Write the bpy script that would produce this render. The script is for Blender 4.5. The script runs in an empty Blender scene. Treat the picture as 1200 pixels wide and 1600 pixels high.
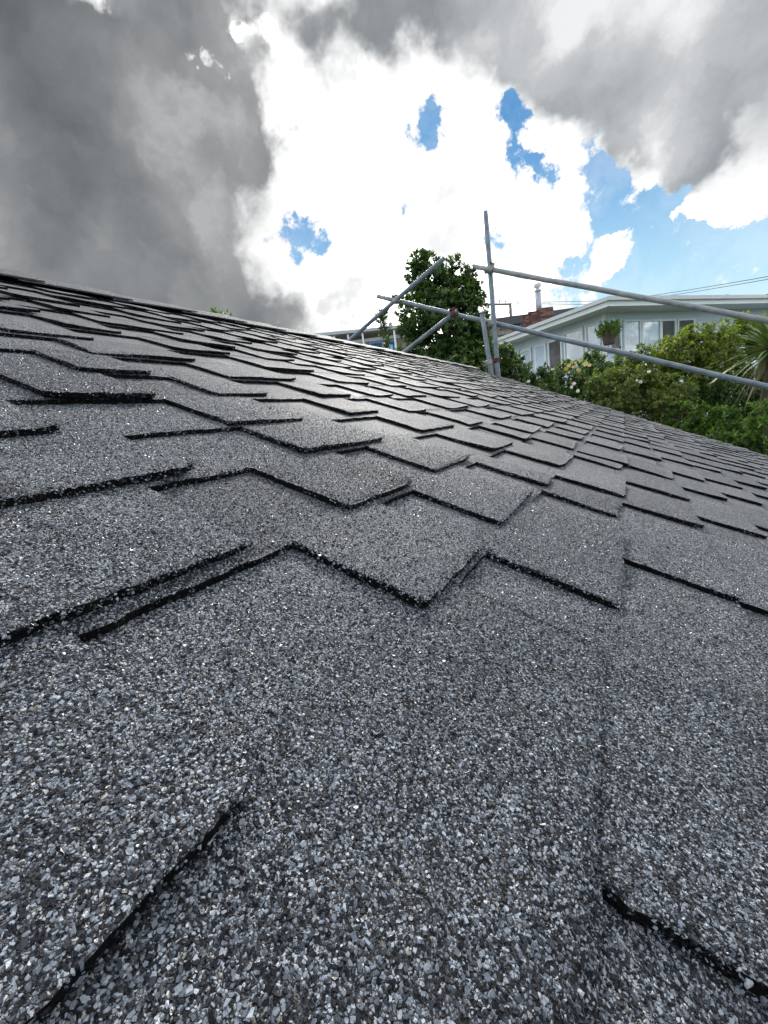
import bpy, math, random
import numpy as np
from mathutils import Vector, Matrix, noise as mnoise

random.seed(7)
rng = np.random.default_rng(7)
sc = bpy.context.scene
COL = sc.collection
rad = math.radians

# ------------------------------------------------------------------ camera
# World: Y runs along the shingle courses, X is horizontal and down the roof, Z is up, metres.
F = 684.0                                             # focal length in pixels of a 1200 x 1600 frame
D1 = np.array([0.468706, -0.223398, 0.854639])        # course direction seen from the camera (x right, y down, z forward)
D2 = np.array([-0.846240, -0.391050, 0.361882])       # up the slope
DN = np.array([0.253363, -0.892846, -0.372336])       # roof normal
PITCH = rad(25.0)
UPC = DN * math.cos(PITCH) + D2 * math.sin(PITCH)
XC = np.cross(D1, UPC)
M = np.stack([XC, D1, UPC])                           # camera axes -> world axes
CZ = 3.3
CAM = np.array([0.0, 0.0, CZ])
H = 0.13                                              # height of the lens above the shingles

cd = bpy.data.cameras.new('camera')
cam = bpy.data.objects.new('camera', cd)
COL.objects.link(cam)
cd.sensor_fit = 'VERTICAL'
cd.sensor_height = 36.0
cd.sensor_width = 27.0
cd.lens = F / 1600.0 * 36.0
cd.clip_start = 0.005
cd.clip_end = 2000.0
Rw = np.stack([M @ np.array([1, 0, 0]), M @ np.array([0, -1, 0]), M @ np.array([0, 0, -1])], 1)
cam.matrix_world = Matrix([[*Rw[0], 0], [*Rw[1], 0], [*Rw[2], CZ], [0, 0, 0, 1]])
cd.dof.use_dof = False
cd.dof.focus_distance = 0.55
cd.dof.aperture_fstop = 34.0
sc.camera = cam


def ray(px, py):
    d = M @ np.array([(px - 600.0) / F, (py - 800.0) / F, 1.0])
    return d


def at(px, py, z):
    """World point at depth z along the view axis."""
    return CAM + ray(px, py) * z


def on_plane(px, py, p0, nrm):
    d = ray(px, py)
    t = np.dot(np.asarray(p0) - CAM, nrm) / np.dot(d, nrm)
    return CAM + d * t


# ------------------------------------------------------------------ sun
SUNPX = (640, 130)
sd = ray(*SUNPX)
sd = sd / np.linalg.norm(sd)
SUN_EL = math.asin(sd[2])
SUN_AZ = math.atan2(sd[0], sd[1])
sl = bpy.data.lights.new('sun', 'SUN')
sl.energy = 2.0
sl.angle = rad(11)
sl.color = (1.0, 0.96, 0.9)
so = bpy.data.objects.new('sun', sl)
COL.objects.link(so)
so.rotation_euler = Vector(sd).to_track_quat('Z', 'Y').to_euler()
so.location = (0, 0, 30)

# ------------------------------------------------------------------ node helper


class NT:
    def __init__(self, tree):
        self.t = tree
        self.n = tree.nodes
        self.l = tree.links

    def put(self, socket, v):
        if v is None:
            return
        if hasattr(v, 'is_output') or isinstance(v, bpy.types.NodeSocket):
            self.l.new(v, socket)
        else:
            try:
                socket.default_value = v
            except Exception:
                socket.default_value = (*v, 1.0)

    def math(self, op, a, b=None, c=None, clamp=False):
        n = self.n.new('ShaderNodeMath')
        n.operation = op
        n.use_clamp = clamp
        self.put(n.inputs[0], a)
        self.put(n.inputs[1], b)
        self.put(n.inputs[2], c)
        return n.outputs[0]

    def vec(self, op, a, b=None):
        n = self.n.new('ShaderNodeVectorMath')
        n.operation = op
        self.put(n.inputs[0], a)
        if op == 'SCALE':
            self.put(n.inputs[3], b)
        else:
            self.put(n.inputs[1], b)
        return n.outputs['Value'] if op in ('DISTANCE', 'DOT_PRODUCT', 'LENGTH') else n.outputs[0]

    def mix(self, f, a, b, mode='MIX'):
        n = self.n.new('ShaderNodeMix')
        n.data_type = 'RGBA'
        n.blend_type = mode
        self.put(n.inputs[0], f)
        self.put(n.inputs[6], a)
        self.put(n.inputs[7], b)
        return n.outputs[2]

    def smooth(self, v, lo, hi, a=0.0, b=1.0, kind='SMOOTHSTEP'):
        n = self.n.new('ShaderNodeMapRange')
        n.interpolation_type = kind
        n.clamp = True
        self.put(n.inputs[0], v)
        n.inputs[1].default_value = lo
        n.inputs[2].default_value = hi
        n.inputs[3].default_value = a
        n.inputs[4].default_value = b
        return n.outputs[0]

    def noise(self, vec, scale, detail=4.0, rough=0.55, dist=0.0, lac=2.0):
        n = self.n.new('ShaderNodeTexNoise')
        self.put(n.inputs['Vector'], vec)
        n.inputs['Scale'].default_value = scale
        n.inputs['Detail'].default_value = detail
        n.inputs['Roughness'].default_value = rough
        n.inputs['Lacunarity'].default_value = lac
        n.inputs['Distortion'].default_value = dist
        return n

    def voronoi(self, vec, scale, feature='F1', rnd=1.0):
        n = self.n.new('ShaderNodeTexVoronoi')
        n.feature = feature
        self.put(n.inputs['Vector'], vec)
        n.inputs['Scale'].default_value = scale
        n.inputs['Randomness'].default_value = rnd
        return n

    def ramp(self, v, stops, interp='LINEAR'):
        n = self.n.new('ShaderNodeValToRGB')
        self.put(n.inputs[0], v)
        cr = n.color_ramp
        cr.interpolation = interp
        while len(cr.elements) < len(stops):
            cr.elements.new(0.5)
        for e, (p, c) in zip(cr.elements, stops):
            e.position = p
            e.color = (*c, 1.0)
        return n.outputs[0]

    def attr(self, name, out='Fac'):
        n = self.n.new('ShaderNodeAttribute')
        n.attribute_name = name
        return n.outputs[out]


# ------------------------------------------------------------------ world: sky with broken cloud
w = bpy.data.worlds.new('World')
sc.world = w
w.use_nodes = True
T = NT(w.node_tree)
T.n.clear()
tc = T.n.new('ShaderNodeTexCoord').outputs['Generated']
dirv = T.vec('NORMALIZE', tc)
sky = T.n.new('ShaderNodeTexSky')
sky.sky_type = 'NISHITA'
sky.sun_disc = False
sky.sun_elevation = SUN_EL
sky.sun_rotation = SUN_AZ
sky.air_density = 1.0
sky.dust_density = 0.1
sky.ozone_density = 2.2


def blob(px, py, r):
    """A cloud centre as a direction in the sky, with its angular radius."""
    def u(x, y):
        d = ray(x, y)
        return d / np.linalg.norm(d)
    c = u(px, py)
    rr = 0.5 * (np.linalg.norm(u(px + r, py) - c) + np.linalg.norm(u(px, py + r) - c))
    return c, rr


def blobs(vec, lst, k=None):
    out = None
    for b in lst:
        c, rr = blob(*b[:3])
        d = T.vec('DISTANCE', vec, tuple(c))
        v = T.smooth(d, 0.0, rr * 1.7, 1.0, 0.0)
        out = v if out is None else T.math('ADD', out, v)
    return T.math('SUBTRACT', out, 0.42)


nz_big = T.noise(dirv, 3.2, 3.0, 0.55)
nz_mid = T.noise(dirv, 9.0, 4.0, 0.6)
nz_fine = T.noise(dirv, 34.0, 6.0, 0.65)
half = (0.5, 0.5, 0.5)
w1 = T.vec('SCALE', T.vec('SUBTRACT', nz_big.outputs['Color'], half), 0.18)
w2 = T.vec('SCALE', T.vec('SUBTRACT', nz_mid.outputs['Color'], half), 0.16)
w3 = T.vec('SCALE', T.vec('SUBTRACT', nz_fine.outputs['Color'], half), 0.05)
dsoft = T.vec('ADD', dirv, T.vec('ADD', w1, w2))
dsoft = T.vec('ADD', dsoft, T.vec('SCALE', w3, 0.6))
dv = T.vec('ADD', dirv, T.vec('ADD', T.vec('SCALE', w1, 0.3), T.vec('SCALE', w2, 0.45)))
dv = T.vec('ADD', dv, w3)
nf = T.noise(dirv, 26.0, 9.0, 0.66).outputs['Fac']
nm = T.noise(dirv, 6.0, 9.0, 0.6).outputs['Fac']
nl = T.noise(dirv, 1.6, 5.0, 0.5).outputs['Fac']

HOLES = [(452, 345, 26), (478, 362, 30), (500, 374, 22), (674, 176, 22), (668, 204, 26), (680, 226, 18), (806, 152, 24), (806, 185, 30), (824, 200, 26), (806, 250, 20), (820, 272, 24), (846, 276, 16),
         (868, 292, 16), (930, 258, 34), (945, 280, 34), (968, 278, 24), (945, 322, 30), (1000, 322, 34), (1040, 310, 30), (1075, 295, 22), (940, 345, 26), (1000, 355, 42), (1060, 360, 46), (1015, 400, 50),
         (905, 402, 24), (880, 410, 16), (1080, 420, 80), (1150, 400, 70), (1190, 440, 90), (990, 440, 44), (1290, 420, 120), (1420, 470, 160), (775, 372, 18), (634, 326, 12), (940, 462, 40), (1000, 480, 60), (1100, 500, 80), (885, 455, 30), (1200, 520, 100)]
PUFFS = [(955, 388, 34), (935, 405, 22), (1145, 305, 46), (1095, 320, 26), (1210, 300, 60), (1060, 340, 14)]
hole = blobs(dv, HOLES)
near_hole = T.smooth(hole, -0.40, -0.16)
puff = blobs(dv, PUFFS)
hole = T.math('ADD', T.math('MINIMUM', hole, 0.75), T.math('MULTIPLY_ADD', nf, 3.4, -1.74))
hole = T.math('SUBTRACT', hole, T.math('MAXIMUM', T.math('MULTIPLY', puff, 3.0), 0.0))
open_f = T.math('MULTIPLY', T.smooth(hole, -0.06, 0.5), near_hole)
thin = T.smooth(T.noise(dsoft, 7.0, 5.0, 0.6).outputs['Fac'], 0.35, 0.7, 1.0, 0.80)
open_v = open_f
# elsewhere in the sky the same broken cover goes on
open_all = T.smooth(nm, 0.43, 0.56)
fwd = T.vec('DOT_PRODUCT', dirv, tuple(np.array(M @ np.array([0, -0.35, 1.0])) / 1.06))
back = T.smooth(fwd, 0.05, 0.35, 1.0, 0.0)
open_v = T.math('MAXIMUM', open_v, T.math('MULTIPLY', open_all, back))

DARK = [(40, 110, 120), (150, 200, 130), (250, 150, 100), (330, 70, 60), (290, 235, 90), (60, 300, 150), (190, 330, 130), (290, 330, 80), (340, 190, 70), (385, 120, 40), (395, 190, 36), (370, 20, 40),
        (60, 430, 140), (200, 430, 110), (300, 400, 70), (360, 455, 60), (420, 480, 56), (465, 490, 40), (300, 470, 70), (-150, 250, 260), (-120, 470, 240), (-100, 50, 200),
        (480, 10, 44), (540, 30, 52), (600, 10, 60), (660, 0, 50), (740, 0, 60), (800, 30, 60), (850, 60, 66), (900, 90, 76), (930, 160, 60), (985, 120, 80), (1000, 190, 50), (1060, 170, 70), (1040, 60, 90), (1110, 80, 80), (1085, 235, 40),
        (1130, 232, 36), (1180, 60, 90), (1170, 150, 40), (1330, 60, 200), (700, -150, 160), (950, -150, 220), (250, -150, 200), (1250, -150, 240),
        ]
FAINT = [(684, 328, 26), (548, 436, 30), (690, 385, 34), (535, 470, 24)]
GAPS = [(374, 45, 20), (382, 60, 14), (330, 92, 13), (350, 104, 12), (140, -6, 30), (420, 60, 30), (305, 85, 10)]
dk = blobs(dsoft, DARK)
gp = blobs(dv, GAPS)
dk = T.math('ADD', T.math('MINIMUM', dk, 0.8), T.math('MULTIPLY_ADD', T.noise(dirv, 5.0, 6.0, 0.52).outputs['Fac'], 0.95, -0.475))
dk = T.math('SUBTRACT', dk, T.math('MAXIMUM', T.math('MULTIPLY', gp, 1.6), 0.0))
dark_back = T.smooth(nl, 0.56, 0.70, 0.0, 0.4)
faint = T.smooth(T.math('ADD', blobs(dsoft, FAINT), T.math('MULTIPLY_ADD', nm, 0.8, -0.4)), -0.3, 0.8, 0.0, 0.42)
dark_f = T.math('MAXIMUM', T.math('MAXIMUM', faint, T.smooth(dk, -0.72, 0.78, 0, 1)), T.math('MULTIPLY', dark_back, back))

# grey of the thick cloud: rolling light and dark
gtex = T.math('ADD', T.math('MULTIPLY', T.noise(dirv, 3.0, 4.0, 0.5).outputs['Fac'], 0.55), T.math('MULTIPLY', T.noise(dsoft, 5.5, 7.0, 0.5).outputs['Fac'], 0.45))
grey = T.ramp(T.smooth(gtex, 0.36, 0.62, 0, 1, 'LINEAR'), [(0.0, (0.060, 0.068, 0.074)), (0.4, (0.098, 0.105, 0.110)), (0.75, (0.145, 0.149, 0.153)), (1.0, (0.215, 0.217, 0.220))])
sidev = T.smooth(T.vec('DOT_PRODUCT', dirv, tuple(M @ np.array([1.0, -0.2, 0.0]))), -0.25, 0.5, 0.92, 1.8)
grey = T.vec('SCALE', grey, sidev)
sunprox = T.vec('DISTANCE', dirv, tuple(sd))
white_s = T.smooth(sunprox, 0.15, 1.3, 3.0, 2.3)
white_s = T.math('MULTIPLY_ADD', T.math('SUBTRACT', white_s, 0.52), T.math('MULTIPLY', T.smooth(dark_f, 0.0, 0.26, 1.0, 0.0), T.smooth(hole, -0.75, -0.10, 1.0, 0.0)), 0.52)
white = T.vec('SCALE', (1.0, 1.0, 1.0), white_s)
cloud = T.mix(dark_f, white, grey)
skyc = T.vec('SCALE', sky.outputs[0], 0.043)
skyc = T.vec('MULTIPLY', skyc, (0.38, 0.79, 1.0))
zc_ = T.n.new('ShaderNodeSeparateXYZ')
T.put(zc_.inputs[0], dirv)
skyc = T.mix(T.smooth(zc_.outputs[2], 0.08, 0.50, 0.85, 0.0), skyc, (0.29, 0.41, 0.46, 1))
skyc = T.mix(thin, (0.48, 0.50, 0.52, 1), skyc)
final = T.mix(open_v, cloud, skyc)
bg = T.n.new('ShaderNodeBackground')
T.put(bg.inputs[0], final)
bg.inputs[1].default_value = 1.0
wo = T.n.new('ShaderNodeOutputWorld')
T.l.new(bg.outputs[0], wo.inputs[0])

sc.view_settings.view_transform = 'Standard'
sc.view_settings.look = 'None'
sc.view_settings.exposure = 1.2
sc.view_settings.gamma = 1.0
sc.view_settings.use_curve_mapping = False
sc.render.engine = 'CYCLES'
sc.cycles.use_denoising = True
sc.cycles.denoiser = 'OPENIMAGEDENOISE'
sc.cycles.denoising_input_passes = 'RGB_ALBEDO_NORMAL'
sc.cycles.denoising_prefilter = 'ACCURATE'
sc.cycles.max_bounces = 6
sc.cycles.transparent_max_bounces = 8

# ------------------------------------------------------------------ materials
MATS = {}


def pmat(name, color, rough=0.6, metal=0.0, spec=0.5, vary=0.0, vscale=6.0, bump=0.0, bscale=40.0, trans=0.0, streak=None):
    """A principled material with mottled colour and fine relief."""
    if name in MATS:
        return MATS[name]
    m = bpy.data.materials.new(name)
    m.use_nodes = True
    t = NT(m.node_tree)
    p = m.node_tree.nodes['Principled BSDF']
    pos = t.n.new('ShaderNodeNewGeometry').outputs['Position']
    c = (*color, 1.0)
    if vary:
        v = pos
        if streak:
            v = t.vec('MULTIPLY', pos, streak)
        nz = t.noise(v, vscale, 6.0, 0.6).outputs['Fac']
        lo = tuple(max(0.0, x * (1 - vary)) for x in color)
        hi = tuple(min(1.0, x * (1 + vary)) for x in color)
        c = t.ramp(nz, [(0.3, lo), (0.7, hi)])
        t.put(p.inputs['Roughness'], t.smooth(nz, 0.3, 0.7, max(0.05, rough - 0.1), min(1, rough + 0.1), 'LINEAR'))
    else:
        p.inputs['Roughness'].default_value = rough
    t.put(p.inputs['Base Color'], c)
    p.inputs['Metallic'].default_value = metal
    p.inputs['Specular IOR Level'].default_value = spec
    if trans:
        p.inputs['Transmission Weight'].default_value = trans
    if bump:
        b = t.n.new('ShaderNodeBump')
        b.inputs['Strength'].default_value = bump
        b.inputs['Distance'].default_value = 0.01
        t.put(b.inputs['Height'], t.noise(pos, bscale, 5.0, 0.6).outputs['Fac'])
        t.put(p.inputs['Normal'], b.outputs[0])
    MATS[name] = m
    return m


GRAN_STOPS = [(0.0, (0.007, 0.008, 0.011)), (0.36, (0.014, 0.016, 0.022)), (0.46, (0.043, 0.050, 0.065)), (0.57, (0.102, 0.121, 0.150)), (0.78, (0.205, 0.238, 0.283)),
              (0.955, (0.34, 0.38, 0.425)), (0.98, (0.21, 0.185, 0.15)), (1.0, (0.46, 0.465, 0.47))]


def gran_material(name, edge=False):
    """Mineral granules pressed into bitumen: one tone and one facet direction per granule."""
    m = bpy.data.materials.new(name)
    m.use_nodes = True
    t = NT(m.node_tree)
    p = m.node_tree.nodes['Principled BSDF']
    geo = t.n.new('ShaderNodeNewGeometry')
    pos = geo.outputs['Position']
    jit = t.vec('SCALE', t.vec('SUBTRACT', t.noise(pos, 900.0, 2.0).outputs['Color'], (0.5, 0.5, 0.5)), 0.0009)
    pj = t.vec('ADD', pos, jit)
    v1 = t.voronoi(pj, 1050.0)
    ve = t.voronoi(pj, 1050.0, 'DISTANCE_TO_EDGE')
    tone = t.n.new('ShaderNodeSeparateColor')
    t.put(tone.inputs[0], v1.outputs['Color'])
    # worn and weathered areas carry fewer pale granules
    wear = t.noise(pos, 9.0, 5.0, 0.6).outputs['Fac']
    blotch = t.noise(pos, 34.0, 4.0, 0.6).outputs['Fac']
    tv = t.math('ADD', t.math('ADD', tone.outputs[0], t.attr('shift')), t.math('MULTIPLY_ADD', wear, 0.34, -0.17))
    tv = t.math('ADD', tv, t.math('MULTIPLY_ADD', blotch, 0.16, -0.08), clamp=True)
    col = t.ramp(tv, GRAN_STOPS)
    gap = t.smooth(ve.outputs['Distance'], 0.02, 0.12)
    if edge:
        nn = t.noise(pos, 260.0, 3.0).outputs['Fac']
        bare = t.smooth(nn, 0.57, 0.66)
        col = t.mix(bare, (0.006, 0.006, 0.007, 1), col)
    grime = t.smooth(t.noise(pos, 17.0, 7.0, 0.68).outputs['Fac'], 0.54, 0.74, 0.0, 0.45)
    col = t.mix(grime, col, (0.040, 0.037, 0.030, 1))
    col = t.mix(gap, (0.008, 0.008, 0.009, 1), col)
    t.put(p.inputs['Base Color'], col)
    t.put(p.inputs['Roughness'], t.smooth(tone.outputs[1], 0, 1, 0.48, 0.85, 'LINEAR'))
    p.inputs['Specular IOR Level'].default_value = 0.30 if not edge else 0.05
    # tilt each granule
    tilt = t.vec('SCALE', t.vec('SUBTRACT', v1.outputs['Color'], (0.5, 0.5, 0.5)), 0.9)
    b = t.n.new('ShaderNodeBump')
    b.inputs['Strength'].default_value = 0.8
    b.inputs['Distance'].default_value = 0.0006
    t.put(b.inputs['Height'], t.smooth(ve.outputs['Distance'], 0.0, 0.35))
    nrm = t.vec('NORMALIZE', t.vec('ADD', b.outputs[0], tilt))
    t.put(p.inputs['Normal'], nrm)
    return m


M_GRAN = gran_material('granule_surface')
M_EDGE = gran_material('bitumen_edge', True)


def stone_material():
    m = bpy.data.materials.new('granule_stone')
    m.use_nodes = True
    t = NT(m.node_tree)
    p = m.node_tree.nodes['Principled BSDF']
    pos = t.n.new('ShaderNodeNewGeometry').outputs['Position']
    tone = t.attr('tone')
    wear = t.noise(pos, 9.0, 5.0, 0.6).outputs['Fac']
    blotch = t.noise(pos, 34.0, 4.0, 0.6).outputs['Fac']
    tv = t.math('ADD', tone, t.math('MULTIPLY_ADD', wear, 0.34, -0.22))
    tv = t.math('ADD', tv, t.math('MULTIPLY_ADD', blotch, 0.16, -0.08), clamp=True)
    col = t.ramp(tv, GRAN_STOPS)
    grime = t.smooth(t.noise(pos, 17.0, 7.0, 0.68).outputs['Fac'], 0.54, 0.74, 0.0, 0.45)
    col = t.mix(grime, col, (0.040, 0.037, 0.030, 1))
    grain = t.noise(pos, 2600.0, 3.0, 0.6).outputs['Fac']
    col = t.mix(t.smooth(grain, 0.35, 0.7, 0.0, 0.35), col, (0.03, 0.03, 0.035, 1))
    t.put(p.inputs['Base Color'], col)
    t.put(p.inputs['Roughness'], t.smooth(t.attr('gloss'), 0, 1, 0.24, 0.65, 'LINEAR'))
    t.put(p.inputs['Specular IOR Level'], t.smooth(t.attr('gloss'), 0.0, 0.35, 0.62, 0.13))
    b = t.n.new('ShaderNodeBump')
    b.inputs['Strength'].default_value = 0.35
    b.inputs['Distance'].default_value = 0.0003
    t.put(b.inputs['Height'], grain)
    t.put(p.inputs['Normal'], b.outputs[0])
    return m


M_STONE = stone_material()


def leaf_material(name, stops, trans=0.35, rough=0.4, spec=0.5):
    m = bpy.data.materials.new(name)
    m.use_nodes = True
    t = NT(m.node_tree)
    p = m.node_tree.nodes['Principled BSDF']
    out = m.node_tree.nodes['Material Output']
    pos = t.n.new('ShaderNodeNewGeometry').outputs['Position']
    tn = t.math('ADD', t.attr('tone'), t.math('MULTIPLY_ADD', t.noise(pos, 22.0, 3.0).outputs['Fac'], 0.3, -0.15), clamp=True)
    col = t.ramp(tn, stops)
    t.put(p.inputs['Base Color'], col)
    p.inputs['Roughness'].default_value = rough
    p.inputs['Specular IOR Level'].default_value = spec
    tr = t.n.new('ShaderNodeBsdfTranslucent')
    t.put(tr.inputs[0], t.mix(1.0, col, (1.0, 1.05, 0.45, 1), 'MULTIPLY'))
    mx = t.n.new('ShaderNodeMixShader')
    mx.inputs[0].default_value = trans
    t.l.new(p.outputs[0], mx.inputs[1])
    t.l.new(tr.outputs[0], mx.inputs[2])
    t.l.new(mx.outputs[0], out.inputs[0])
    return m


# ------------------------------------------------------------------ object helpers
def thing(name, label, cat, loc, group=None):
    o = bpy.data.objects.new(name, None)
    COL.objects.link(o)
    o.empty_display_size = 0.1
    o.location = loc
    o['label'] = label
    o['category'] = cat
    if group:
        o['group'] = group
    return o


def wpos(o):
    p = Vector((0, 0, 0))
    while o is not None:
        p += o.location
        o = o.parent
    return np.array(p)


def mesh_obj(name, verts, faces, mat, parent=None, smooth=False, attrs=None, mats=None, mat_idx=None, kind=None):
    """Link one mesh object; verts are given in world coordinates, the origin goes to the middle of their base."""
    V = np.asarray(verts, dtype=np.float64).reshape(-1, 3)
    lo, hi = V.min(0), V.max(0)
    org = np.array([(lo[0] + hi[0]) / 2, (lo[1] + hi[1]) / 2, lo[2]])
    me = bpy.data.meshes.new(name)
    L = (V - org).astype(np.float32)
    if isinstance(faces, np.ndarray):
        nf_, k = faces.shape
        me.vertices.add(len(L))
        me.vertices.foreach_set('co', L.ravel())
        me.loops.add(nf_ * k)
        me.loops.foreach_set('vertex_index', faces.astype(np.int32).ravel())
        me.polygons.add(nf_)
        me.polygons.foreach_set('loop_start', np.arange(0, nf_ * k, k, dtype=np.int32))
        me.update(calc_edges=True)
        me.polygons.foreach_set('use_smooth', np.zeros(nf_, dtype=bool))
    else:
        me.from_pydata(L.tolist(), [], faces)
        me.update()
    if mats:
        for m in mats:
            me.materials.append(m)
        if mat_idx is not None:
            me.polygons.foreach_set('material_index', np.asarray(mat_idx, dtype=np.int32))
    else:
        me.materials.append(mat)
    if attrs:
        for an, (dom, data) in attrs.items():
            a = me.attributes.new(an, 'FLOAT', dom)
            a.data.foreach_set('value', np.asarray(data, dtype=np.float32))
    if smooth:
        me.polygons.foreach_set('use_smooth', np.ones(len(me.polygons), dtype=bool))
    o = bpy.data.objects.new(name, me)
    COL.objects.link(o)
    if parent is not None:
        o.parent = parent
        org = org - wpos(parent)
    o.location = org
    if kind:
        o['kind'] = kind
    return o


class MB:
    """Collects shapes in world coordinates, then links them as one mesh object."""

    def __init__(self):
        self.v = []
        self.f = []

    def add(self, vs, fs):
        o = len(self.v)
        self.v += [tuple(float(c) for c in p) for p in vs]
        self.f += [[i + o for i in f] for f in fs]
        return self

    def hexa(self, p):
        """8 corners: bottom loop 0-3, top loop 4-7"""
        return self.add(p, [(3, 2, 1, 0), (4, 5, 6, 7), (0, 1, 5, 4), (1, 2, 6, 5), (2, 3, 7, 6), (3, 0, 4, 7)])

    def box(self, o, a, b, c):
        """corner o and three edge vectors"""
        o, a, b, c = (np.asarray(x, float) for x in (o, a, b, c))
        if np.dot(np.cross(a, b), c) < 0:
            a, b = b, a
        return self.hexa([o, o + a, o + a + b, o + b, o + c, o + a + c, o + a + b + c, o + b + c])

    def prism(self, poly, ext):
        """closed polygon (world points) extruded by ext"""
        n = len(poly)
        ext = np.asarray(ext, float)
        P = [np.asarray(p, float) for p in poly]
        return self.add(P + [p + ext for p in P], [list(range(n))[::-1], list(range(n, 2 * n))] + [(i, (i + 1) % n, n + (i + 1) % n, n + i) for i in range(n)])

    def tube(self, pts, r, sides=12, caps=True, hollow=False):
        pts = [np.asarray(p, float) for p in pts]
        rs = r if hasattr(r, '__len__') else [r] * len(pts)
        o = len(self.v)
        t0 = pts[1] - pts[0]
        t0 /= np.linalg.norm(t0)
        a = np.cross(t0, [0, 0, 1.0]) if abs(t0[2]) < 0.9 else np.cross(t0, [1.0, 0, 0])
        a /= np.linalg.norm(a)
        for i, p in enumerate(pts):
            t = pts[min(i + 1, len(pts) - 1)] - pts[max(i - 1, 0)]
            t /= np.linalg.norm(t)
            a = a - t * np.dot(a, t)
            a /= np.linalg.norm(a)
            b = np.cross(t, a)
            for k in range(sides):
                an = 2 * math.pi * k / sides
                self.v.append(tuple(p + rs[i] * (math.cos(an) * a + math.sin(an) * b)))
        for i in range(len(pts) - 1):
            for k in range(sides):
                k2 = (k + 1) % sides
                self.f.append([o + i * sides + k, o + i * sides + k2, o + (i + 1) * sides + k2, o + (i + 1) * sides + k])
        if caps:
            self.f.append([o + k for k in range(sides)][::-1])
            self.f.append([o + (len(pts) - 1) * sides + k for k in range(sides)])
        return self

    def build(self, name, mat, parent=None, smooth=False, kind=None):
        o = mesh_obj(name, self.v, self.f, mat, parent, smooth=False, kind=kind)
        if smooth:
            me = o.data
            me.polygons.foreach_set('use_smooth', [len(p.vertices) == 4 for p in me.polygons])
        return o


# ------------------------------------------------------------------ the roof
YV = np.array([0.0, 1.0, 0.0])
UV = np.array([-math.cos(PITCH), 0.0, math.sin(PITCH)])
NV = np.array([math.sin(PITCH), 0.0, math.cos(PITCH)])
U0, EXP = 0.3637 * H, 0.7512 * H
TT = 0.0054                                            # shingle thickness
REC = 0.965                                             # the strip between tabs is cut back by this much of the exposure
V_END = 36.6 * H                                       # the gable end
U_RIDGE = 12.15 * H
K_LO, K_HI = -17, 15


def RW(v, u, wz):
    """roof coordinates (metres along, up the slope, above it) to the world"""
    v, u, wz = (np.asarray(x, float) for x in (v, u, wz))
    return CAM + v[..., None] * YV + u[..., None] * UV + (wz - H)[..., None] * NV


roof = thing('shingle_roof', 'dark grey granule shingle roof filling the foreground', 'roof', tuple(RW(V_END / 2, -1.0, -0.3)))

M_DECK = pmat('deck_ply', (0.05, 0.045, 0.04), 0.9, vary=0.2)
M_BARGE = pmat('barge_paint', (0.30, 0.31, 0.32), 0.5, vary=0.1)
M_WALLB = pmat('wall_paint', (0.55, 0.55, 0.52), 0.7, vary=0.08)

U_EAVE = U0 + (K_LO) * EXP
DKZ = -0.016
V_BACK = -3.2
# deck: both slopes as one thick bent board
dk_ = MB()
e0 = RW(V_BACK, U_EAVE + 0.02, DKZ)
r0 = RW(V_BACK, U_RIDGE, DKZ)
b0 = np.array([2 * r0[0] - e0[0], V_BACK, e0[2]])
prof = [e0, r0, b0, b0 - [0, 0, .02], r0 - [0, 0, .024], e0 - [0, 0, .02]]
dk_.prism(prof, np.array([0, V_END - 0.012 - V_BACK, 0]))
dk_.build('roof_deck', M_DECK, roof)
bb = MB()
bb.prism([RW(V_END - 0.010, U_EAVE, -0.16), RW(V_END - 0.010, U_EAVE, -0.022), RW(V_END - 0.010, U_RIDGE, -0.022), RW(V_END - 0.010, U_RIDGE, -0.16)], [0, 0.022, 0])
bb.build('barge_board', M_BARGE, roof)
wl = MB()
xe, xr = float(e0[0]) - 0.35, float(b0[0]) + 0.35
wl.prism([(xe, V_BACK + .3, 0), (xe, V_BACK + .3, float(e0[2]) + 0.05), (float(r0[0]), V_BACK + .3, float(r0[2]) - 0.12), (xr, V_BACK + .3, float(e0[2]) + 0.05), (xr, V_BACK + .3, 0)], [0, V_END - 0.25 - V_BACK - .3, 0])
wl.build('wall', M_WALLB, roof)

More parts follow.
